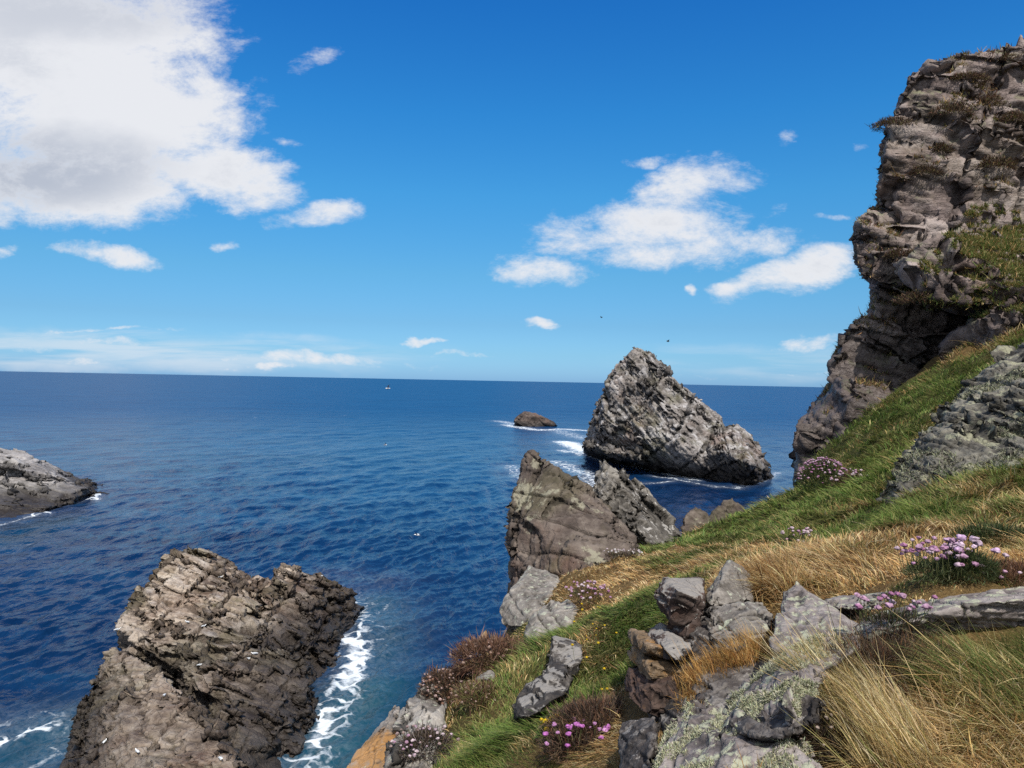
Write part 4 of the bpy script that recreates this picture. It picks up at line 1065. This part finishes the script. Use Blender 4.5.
def flower_mesh(name, top, root, rad, colr, r, stemcol=(0.12, 0.13, 0.05), flat=0.72):
    """pompom head on a thin bent stem"""
    V = ICO_V * rad * np.array([1, 1, flat]); V = V * (1 + 0.28 * r.uniform(-1, 1, (len(V), 1)))
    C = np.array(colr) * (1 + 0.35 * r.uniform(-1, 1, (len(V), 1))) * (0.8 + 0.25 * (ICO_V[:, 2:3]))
    V = V + (top - root)
    n0 = len(V)
    w = max(0.0012, rad * 0.12)
    pts = [np.zeros(3), (top - root) * 0.5 + r.normal(0, .1, 3) * np.linalg.norm(top - root) * .3, top - root]
    sv, sf = [], []
    for k, p in enumerate(pts):
        for a in range(3):
            sv.append(p + w * np.array([math.cos(a * 2.094), math.sin(a * 2.094), 0]))
    for k in range(2):
        for a in range(3):
            b = (a + 1) % 3
            sf.append([n0 + k * 3 + a, n0 + k * 3 + b, n0 + k * 3 + 3 + b, n0 + k * 3 + 3 + a])
    V = np.vstack([V, sv]); C = np.vstack([C, np.tile(stemcol, (len(sv), 1))])
    loops = np.concatenate([ICO_T.ravel(), np.array(sf).ravel()]); starts = np.concatenate([np.arange(0, len(ICO_T) * 3, 3), len(ICO_T) * 3 + np.arange(0, len(sf) * 4, 4)])
    me = mesh_np(name, V, loops=loops, starts=starts, smooth=False)
    attr_c(me, 'col', np.clip(C, 0, 1))
    return me


PINK = [(0.46, 0.25, 0.38), (0.52, 0.32, 0.44), (0.40, 0.18, 0.31), (0.56, 0.42, 0.49)]
PALE = [(0.55, 0.42, 0.47), (0.62, 0.5, 0.52), (0.5, 0.3, 0.4)]
YEL = [(0.68, 0.50, 0.02), (0.62, 0.42, 0.02)]
WHITE = [(0.66, 0.62, 0.6), (0.6, 0.5, 0.52)]
CUSH = [(0.05, 0.075, 0.025), (0.08, 0.10, 0.035), (0.045, 0.055, 0.025)]
BROWNC = [(0.15, 0.075, 0.045), (0.21, 0.115, 0.07), (0.10, 0.055, 0.035), (0.26, 0.16, 0.11)]
DEADC = [(0.055, 0.038, 0.027), (0.09, 0.062, 0.042), (0.032, 0.024, 0.02), (0.16, 0.115, 0.075)]


def plant(name, label, px, py, rad, hgt, nleaf, L, W, colors, nfl=0, frad=0.011, fcol=None, fh=0.06, cat='plant', group=None, seed=1, as_mass=False, spread=1.0, off=(0, 0), leaf_name='leaves', part='flower'):
    r = np.random.default_rng(seed)
    c, nrm = first_hit(px, py)
    root = bpy.data.objects.new(name, None); COL.objects.link(root); root.location = c
    root.empty_display_size = 0.05
    tag(root, label, cat, group)
    if nleaf:
        cushion(leaf_name, c - UP * 0.015, rad, hgt, nleaf, L, W, colors, r, root)
        # child meshes are built about c, so they sit at the thing's own base
    masses = []
    for k in range(nfl):
        a, q = r.uniform(0, 6.283), math.sqrt(r.uniform(0, 1)) * spread
        dx, dy = math.cos(a) * q * rad[0] + off[0], math.sin(a) * q * rad[1] + off[1]
        zz = hgt * math.sqrt(max(0.05, 1 - min(1, (q / max(spread, 1)) ** 2)))
        b = np.array([dx, dy, zz * 0.5])
        top = np.array([dx * 1.12 + r.normal(0, .01), dy * 1.12 + r.normal(0, .01), zz + fh * r.uniform(.5, 1.2)])
        me = flower_mesh(part, top, b, frad * r.uniform(.55, 1.25), fcol[r.integers(len(fcol))], r)
        if as_mass: masses.append((me, b))
        else:
            link(part, me, M_PETAL, root, b)
    if as_mass and masses:
        bm = bmesh.new()
        for me, b in masses:
            me.transform(Matrix.Translation(Vector(b))); bm.from_mesh(me); bpy.data.meshes.remove(me)
        me = bpy.data.meshes.new('blossom'); bm.to_mesh(me); bm.free()
        o = link('blossom', me, M_PETAL, root); o['kind'] = 'stuff'
    return root


G_TH = 'pink flower clumps among the rocks'
plant('thrift', 'large clump of pink pompom flowers beside the dark green cushion', 938, 578, (.115, .10), .05, 2600, np.full(2600, .022), .0022, CUSH + [(0.24, 0.26, 0.13)], 64, .0092, PINK, .07, 'flowers', G_TH, 1, spread=1.05)
plant('thrift', 'dark green cushion with a few pale pink pompoms at its edge', 968, 575, (.085, .09), .075, 3200, np.full(3200, .022), .0022, CUSH, 14, .013, [(0.62, 0.42, 0.6), (0.66, 0.5, 0.6)], .05, 'flowers', G_TH, 2, spread=1.1)
plant('thrift', 'row of pink flowers on the lip of rock above the bare brown stems', 900, 626, (.13, .05), .03, 1400, np.full(1400, .025), .002, DEADC + CUSH, 24, .0092, PINK, .06, 'flowers', G_TH, 3)
plant('thrift', 'pale pink flower tuft standing in the dry grass ahead of the triangular slab', 797, 548, (.12, .10), .07, 1300, np.full(1300, .03), .004, CUSH, 24, .012, PALE, .08, 'flowers', G_TH, 4)
plant('thrift', 'bright pink flower mound at the foot of the towering cliff', 823, 490, (.30, .26), .36, 2600, np.full(2600, .05), .008, CUSH, 170, .0145, PINK, .05, 'flowers', G_TH, 5, as_mass=True)
plant('thrift', 'sparse pink and green mound right of the mound at the cliff foot', 852, 488, (.22, .2), .17, 1800, np.full(1800, .05), .008, CUSH + BROWNC, 26, .02, PALE, .06, 'flowers', G_TH, 6, as_mass=True)
plant('thrift', 'patch of pink flowers trailing beside the grey wedge boulder', 590, 600, (.16, .22), .05, 1400, np.full(1400, .03), .004, BROWNC + CUSH, 46, .0105, PINK + PALE, .04, 'flowers', G_TH, 7, as_mass=True)
plant('thrift', 'white and pink speckled flowers at the foot of the pointed brown slab', 622, 560, (.2, .1), .03, 500, np.full(500, .04), .005, DEADC, 30, .010, WHITE, .05, 'flowers', G_TH, 8, as_mass=True)
plant('thrift', 'magenta flowers growing with brown stems left of the grey side rock', 577, 752, (.12, .10), .06, 2200, np.full(2200, .035), .003, DEADC + BROWNC, 24, .0095, [(0.5, .17, .46), (.56, .28, .5)], .06, 'flowers', G_TH, 9)
plant('thrift', 'faded pink flowers sprawling over the foot of the rounded grey rock', 425, 748, (.14, .14), .05, 2000, np.full(2000, .03), .004, DEADC + [(0.2, .16, .14)], 40, .008, PALE + [(.36, .26, .24)], .03, 'flowers', G_TH, 10, as_mass=True)
plant('thrift', 'pale pink fringe of flowers on the rim left of the reddish bush', 440, 664, (.11, .16), .08, 1600, np.full(1600, .04), .004, OLIVE + BROWNC, 55, .013, PALE, .03, 'flowers', G_TH, 11, as_mass=True)
plant('thrift', 'withered pink heads dotting the dark stems under the long tussock', 800, 735, (.10, .12), .05, 1800, np.full(1800, .03), .0018, DEADC, 26, .0048, [(0.36, .28, .24), (.45, .36, .31)], .03, 'flowers', G_TH, 12)
plant('yellow_flower', 'bunch of bright yellow flowers in the grass below the dark stepped rock', 553, 738, (.06, .05), .04, 500, np.full(500, .03), .004, GREEN, 12, .0115, YEL, .05, 'flowers', seed=13)
plant('yellow_flower', 'scattered yellow flowers on the green bank left of the broken stones', 607, 672, (.16, .8), .02, 0, None, 0, None, 30, .0062, YEL, .08, 'flowers', seed=14)
G_BU = 'low bushes and dead stems among the grass'
plant('reddish_bush', 'domed reddish brown bush on the rim beside the flat pale stone', 495, 662, (.28, .24), .11, 5200, np.full(5200, .045), .005, BROWNC, 40, .01, [(.3, .18, .14), (.4, .28, .22)], .0, 'bush', G_BU, 20, as_mass=True)
plant('reddish_bush', 'spotted brown bush hanging over the rim below the domed reddish bush', 452, 692, (.2, .2), .12, 4400, np.full(4400, .04), .0045, BROWNC + DEADC, 120, .0085, [(.42, .3, .24), (.5, .36, .33), (.3, .17, .12)], .0, 'bush', G_BU, 21, as_mass=True)
plant('reddish_bush', 'small brown bush with pale seed heads below the spotted brown bush', 482, 698, (.14, .14), .06, 2000, np.full(2000, .04), .0045, BROWNC + OLIVE, 40, .0075, [(.42, .3, .24)], .0, 'bush', G_BU, 22, as_mass=True)
plant('brown_bush', 'orange brown cushion by the right border next to the pink flowers', 1012, 585, (.10, .10), .07, 3000, np.full(3000, .02), .0022, BROWNC + [(0.28, .14, .07)], 8, .008, PALE, .03, 'bush', G_BU, 23)
plant('brown_bush', 'dark tangle of dead stems under the row of pink flowers', 890, 668, (.20, .12), .05, 5200, np.full(5200, .05), .0016, DEADC + [(0.24, .12, .06)], cat='bush', group=G_BU, seed=24)
plant('brown_bush', 'dark dead heath in the shade left of the long tussock', 800, 740, (.12, .12), .05, 5200, np.full(5200, .045), .0016, DEADC, cat='bush', group=G_BU, seed=25)
plant('brown_bush', 'dark brown heath with red tints between the magenta flowers and the broken stones', 600, 728, (.20, .16), .06, 4200, np.full(4200, .04), .003, DEADC + BROWNC, cat='bush', group=G_BU, seed=26)
plant('green_bush', 'dark green low bush by the right border above the brown cushion', 1000, 545, (.20, .16), .06, 2600, np.full(2600, .035), .004, CUSH, cat='bush', group=G_BU, seed=27)


# --- tussocks of long grass
def tussock(name, label, pts, n, L, W, colors, lean, bend, up=UP, seed=1, spread=(.1, .1), group='tufts of long dry grass', lift=0.0, jl=.28):
    r = np.random.default_rng(seed)
    cs = np.array([first_hit(px, py)[0] for px, py in pts])
    k = r.integers(0, len(cs), n)
    base = cs[k] + np.c_[r.normal(0, spread[0], n), r.normal(0, spread[1], n), np.zeros(n)]
    base[:, 2] = np.maximum(ground(base[:, :2]), cs[k][:, 2] - 0.05) - .01 + lift
    upd = np.asarray(up) + r.normal(0, .16, (n, 3)); upd /= np.linalg.norm(upd, axis=1, keepdims=True)
    p3 = np.c_[base[:, :2], np.zeros(n)]
    ld = np.asarray(lean) + np.stack([fbm(p3 / .07, 2, seed), fbm(p3 / .07, 2, seed + 1), 0.3 * fbm(p3 / .07, 2, seed + 2)], 1) * .9 + r.normal(0, .24, (n, 3))
    col = pick(colors, n, r) * (1 + .3 * fbm(p3 / .05, 2, seed + 5))[:, None]
    c0 = cs.mean(0)
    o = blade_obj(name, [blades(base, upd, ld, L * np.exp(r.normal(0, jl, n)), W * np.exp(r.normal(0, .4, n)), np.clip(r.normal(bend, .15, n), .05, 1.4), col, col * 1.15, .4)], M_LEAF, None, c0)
    tag(o, label, 'grass tuft', group)
    return o


STRAW = [(0.50, 0.37, 0.16), (0.58, 0.46, 0.24), (0.42, 0.30, 0.12), (0.64, 0.54, 0.33), (0.34, 0.24, 0.10), (0.30, 0.27, 0.10)]
GOLD = [(0.60, 0.38, 0.13), (0.66, 0.45, 0.19), (0.5, 0.28, 0.09), (0.4, 0.22, 0.08)]
tussock('grass_tussock', 'long straw coloured tussock combed leftward over the dark rocks', [(895, 768), (880, 745), (866, 722), (852, 700), (840, 684), (915, 768), (900, 750), (885, 720), (925, 770), (830, 672)], 5200, .105, .0017, STRAW, (-.60, .12, .30), .42, (-.35, .1, 1), 61, (.035, .03))
tussock('grass_tussock', 'matted pale straw tussock at the bottom right corner', [(960, 750), (1000, 735), (1020, 765), (940, 765), (975, 715)], 4200, .075, .0018, STRAW + DRY, (-.6, -.2, .05), .95, (-.2, 0, .8), 62, (.09, .08))
tussock('grass_tussock', 'green and straw tussock leaning from the right border under the flat rock', [(1010, 685), (1030, 710), (990, 670), (1025, 665), (960, 680)], 3400, .075, .0017, GREEN + OLIVE + STRAW[:2], (-.75, -.15, .1), .65, (-.3, 0, 1), 63, (.06, .06))
tussock('grass_tussock', 'golden tuft growing on the ledge above the pale lichen', [(735, 655), (720, 662), (705, 672), (745, 648), (760, 640)], 4200, .065, .0018, GOLD, (-.35, -.15, .2), .45, seed=64, spread=(.028, .025))
tussock('grass_tussock', 'rusty golden tuft hanging between the lichen rib and the broken stones', [(694, 685), (700, 700), (692, 672)], 2400, .06, .0018, GOLD, (-.2, -.35, -.1), .6, seed=65, spread=(.02, .02))
tussock('grass_tussock', 'little golden tuft at the bottom border on the lichen spotted boulder', [(765, 775), (755, 772)], 1100, .045, .0017, GOLD, (-.2, -.1, .2), .5, seed=66, spread=(.02, .02))
tussock('grass_tussock', 'dry straw tussock drooping beside the peaked rock', [(765, 585), (775, 578), (785, 588), (758, 590)], 3800, .12, .0028, DRY, (-.5, -.3, .0), .75, seed=67, spread=(.07, .06))


# --- lichen tufts on the near rocks
def fur(name, V, Fc, parent, n, L, W, colors, scale, thr, seed, zmin=-.1, box=None):
    r = np.random.default_rng(seed)
    tri = V[Fc]; c = tri.mean(1); nn = np.cross(tri[:, 2] - tri[:, 0], tri[:, 3] - tri[:, 1]); ar = np.linalg.norm(nn, axis=1); nn = nn / (ar[:, None] + 1e-12)
    f = fbm(c / scale, 4, seed * 7)
    face = ((CAM - c) * nn).sum(1) > -0.2
    w = ar * (f > thr) * (nn[:, 2] > zmin) * face
    if box is not None: w = w * box(c)
    if w.sum() <= 0: return
    i = r.choice(len(c), n, p=w / w.sum())
    p = c[i] + r.uniform(-.5, .5, (n, 1)) * (tri[i, 1] - tri[i, 0]) + r.uniform(-.5, .5, (n, 1)) * (tri[i, 2] - tri[i, 1])
    upd = nn[i] + r.normal(0, .7, (n, 3)); upd /= np.linalg.norm(upd, axis=1, keepdims=True)
    col = pick(colors, n, r)
    loc = np.array(parent.location)
    o = blade_obj(name, [blades(p - nn[i] * L * .1, upd, r.normal(0, .6, (n, 3)), L * np.exp(r.normal(0, .3, n)), np.full(n, W), r.uniform(0, .8, n), col, col * 1.1, .5)], M_LICH, parent, loc)
    return o


PALEL = [(0.34, 0.345, 0.215), (0.40, 0.40, 0.27), (0.27, 0.28, 0.16), (0.43, 0.41, 0.31)]
fur('lichen', rV, rF, rg, 60000, .0075, .0032, PALEL, .11, .02, 5)
fur('lichen', bV, bF, bgr, 30000, .007, .003, PALEL, .09, .12, 6)
fur('lichen', lV, lF, crg, 36000, .022, .009, [(0.22, 0.225, 0.145), (0.28, 0.285, 0.2), (0.17, .175, .105)], .4, .14, 7, zmin=.0)


# --- turf, heather and moss on the cliff's ledges
def px_of(p):
    v = p - CAM
    d = v @ fwd
    return 512 + F * (v @ rgt) / d, 384 - F * (v @ upv) / d


def cliff_turf():
    def box1(c):
        x, y = px_of(c)
        return ((x > 900) & (y > 205) & (y < 318) & (y > 330 - (x - 860) * 1.1) & (c[:, 1] < 15.2)).astype(float)

    def box2(c):
        x, y = px_of(c)
        return (((y < 190) | (x < 900)) & (y < 420)).astype(float)
    o = fur('turf', cV, cF, clf, 70000, .065, .017, GREEN + OLIVE * 4 + DRY[:3], 1.0, -.3, 9, zmin=.5, box=box1)
    o.data.materials[0] = M_LEAF; o['kind'] = 'stuff'
    o = fur('heather', cV, cF, clf, 30000, .08, .017, DRY[:3] + BROWNC + OLIVE * 2, .6, .1, 10, zmin=.5, box=box2)
    o.data.materials[0] = M_LEAF; o['kind'] = 'stuff'
    bv = bvh_of(cV, cF); r = np.random.default_rng(3)
    for (px, py, w, hh) in [(897, 124, .38, .16), (955, 112, .34, .2), (985, 104, .4, .25), (940, 150, .2, .16), (928, 172, .3, .16), (998, 166, .35, .22), (905, 255, .3, .16), (925, 300, .4, .2), (970, 78, .4, .14), (1003, 60, .5, .2), (1015, 120, .25, .2)]:
        v = Vector(P(px, py, 1) - CAM).normalized()
        h = bv.ray_cast(Vector(CAM), v, 60)
        if h[0] is None: continue
        w, hh = w * 1.25, hh * 1.25
        c = np.array(h[0]) + np.array([0, .1, -.06])
        o = cushion('cushion', c, (w, .28), hh, 2600, np.full(2600, .05), .013, OLIVE[:2] + DEADC * 2 + BROWNC, r, clf)
        o.location = Vector(c) - clf.location


cliff_turf()


# ------------------------------------------------------------------ gulls
M_GULL = plain_mat('gull_white', (0.78, 0.78, 0.76)); M_GWING = plain_mat('gull_grey', (0.42, 0.45, 0.48)); M_BILL = plain_mat('bill_yellow', (0.6, 0.36, 0.04)); M_DBIRD = plain_mat('dark_feather', (0.02, 0.02, 0.022))


def loft(rings, seg=8):
    """rings: (x, z, half width, half height) along x"""
    V, Fc = [], []
    for (x, z, w, h) in rings:
        for k in range(seg):
            a = 2 * math.pi * k / seg
            V.append((x, w * math.cos(a), z + h * math.sin(a)))
    for i in range(len(rings) - 1):
        for k in range(seg):
            b = (k + 1) % seg
            Fc.append([i * seg + k, i * seg + b, (i + 1) * seg + b, (i + 1) * seg + k])
    return np.array(V), np.array(Fc)


def bird(name, label, loc, heading, flying, scale=1.0, dark=False, group=None, roll=0, flap=20):
    root = bpy.data.objects.new(name, None); COL.objects.link(root); root.location = loc
    root.rotation_euler = (R(roll), 0, heading); root.scale = (scale,) * 3
    tag(root, label, 'bird', group)
    white = M_DBIRD if dark else M_GULL; grey = M_DBIRD if dark else M_GWING
    zo = 0.0 if flying else 0.17
    rings = [(-.30, zo + .03, .03, .006), (-.2, zo + .02, .055, .03), (-.08, zo, .085, .075), (.05, zo, .09, .085), (.14, zo + .03, .06, .06), (.18, zo + .06 + (0 if flying else .04), .04, .045), (.23, zo + .07 + (0 if flying else .05), .042, .042), (.27, zo + .07 + (0 if flying else .05), .018, .02)]
    if flying: rings = [(x, zo + (z - zo) * .4, w, h) for x, z, w, h in rings]
    V, Fc = loft(rings); link('body', mesh_np('body', V, Fc), white, root)
    bx = rings[-1]
    V, Fc = loft([(bx[0] - .005, bx[1], .014, .012), (bx[0] + .05, bx[1] - .008, .003, .004)], 6); link('bill', mesh_np('bill', V, Fc), M_DBIRD if dark else M_BILL, root)
    for s in (-1, 1):
        if flying:
            f = math.tan(R(flap))
            pts = [(.08, .05, .0), (-.10, .05, .0), (.13, .36, .36 * f), (-.06, .36, .34 * f), (.02, .62, .40 * f), (-.07, .56, .37 * f), (-.12, .74, .40 * f)]
            V = np.array([(x, y * s, z + .03) for x, y, z in pts])
            T = [[0, 1, 3], [0, 3, 2], [2, 3, 5], [2, 5, 4], [4, 5, 6]]
            me = mesh_np('wing', V, np.array(T))
        else:
            V, Fc = loft([(.10, zo + .03, .015, .05), (-.02, zo + .04, .03, .065), (-.2, zo + .03, .02, .035), (-.36, zo + .01, .006, .012)], 6)
            V[:, 1] += s * .065
            me = mesh_np('wing', V, Fc)
        link('wing', me, grey, root)
        if not flying:
            V, Fc = loft([(0, 0, .008, .008), (.001, .001, .008, .008)], 6)
            V = np.array([(.02 + .008 * math.cos(a), s * .03 + .008 * math.sin(a), z) for z in (0, zo - .05) for a in np.linspace(0, 5.24, 6)])
            Fc = np.array([[k, (k + 1) % 6, 6 + (k + 1) % 6, 6 + k] for k in range(6)])
            link('leg', mesh_np('leg', V, Fc), M_BILL, root)
    return root


bird('gull', 'white gull flying low over the sea near the horizon', P(388, 388.5, 85), R(200), True, 1.0, roll=25)
bird('gull', 'white gull flying above the dark blue water right of the large rock', P(417, 535, 62), R(170), True, .9, roll=15)
bird('gull', 'white gull gliding over open sea between the rock and the horizon', P(385, 445, 90), R(20), True, .8, roll=-15)
bird('seabird', 'tiny dark bird flying just above the tall sea stack', P(668, 341.5, 110), R(190), True, .9, True, flap=30)
bird('seabird', 'tiny dark bird high in the blue sky between the clouds', P(601.5, 317.5, 140), R(150), True, .9, True, flap=25)
nb = bvh_of(*[(V, Fc) for V, Fc in ROCKS if abs(V[:, 1].mean() - 37) < 8 and np.ptp(V[:, 0]) > 8][0])
spots = [(118, 631, 1.2), (221, 578, 1.0), (164, 697, 1.0), (204, 627, .9), (105, 743, 1.0), (137, 753, 1.0), (221, 761, 1.1), (200, 666, .9), (187, 623, .9), (254, 655, 1.1), (249, 660, 1.0), (184, 679, .9), (322, 577, 1.0)]
for i, (px, py, sc) in enumerate(spots):
    v = Vector(P(px, py, 1) - CAM).normalized()
    h = nb.ray_cast(Vector(CAM), v, 90)
    if h[0] is None: continue
    bird('gull', 'white gull resting on the ledges of the large brown layered rock', tuple(h[0] - v * 0.03 + Vector((0, 0, -.02))), random.uniform(0, 6.28), False, sc * .5, group='gulls resting on the large rock')

# ------------------------------------------------------------------ render settings
SC.view_settings.view_transform = 'Standard'
SC.view_settings.look = 'None'
SC.view_settings.exposure = 0
SC.view_settings.gamma = 1
SC.cycles.use_denoising = False
SC.cycles.max_bounces = 5
SC.cycles.transparent_max_bounces = 4
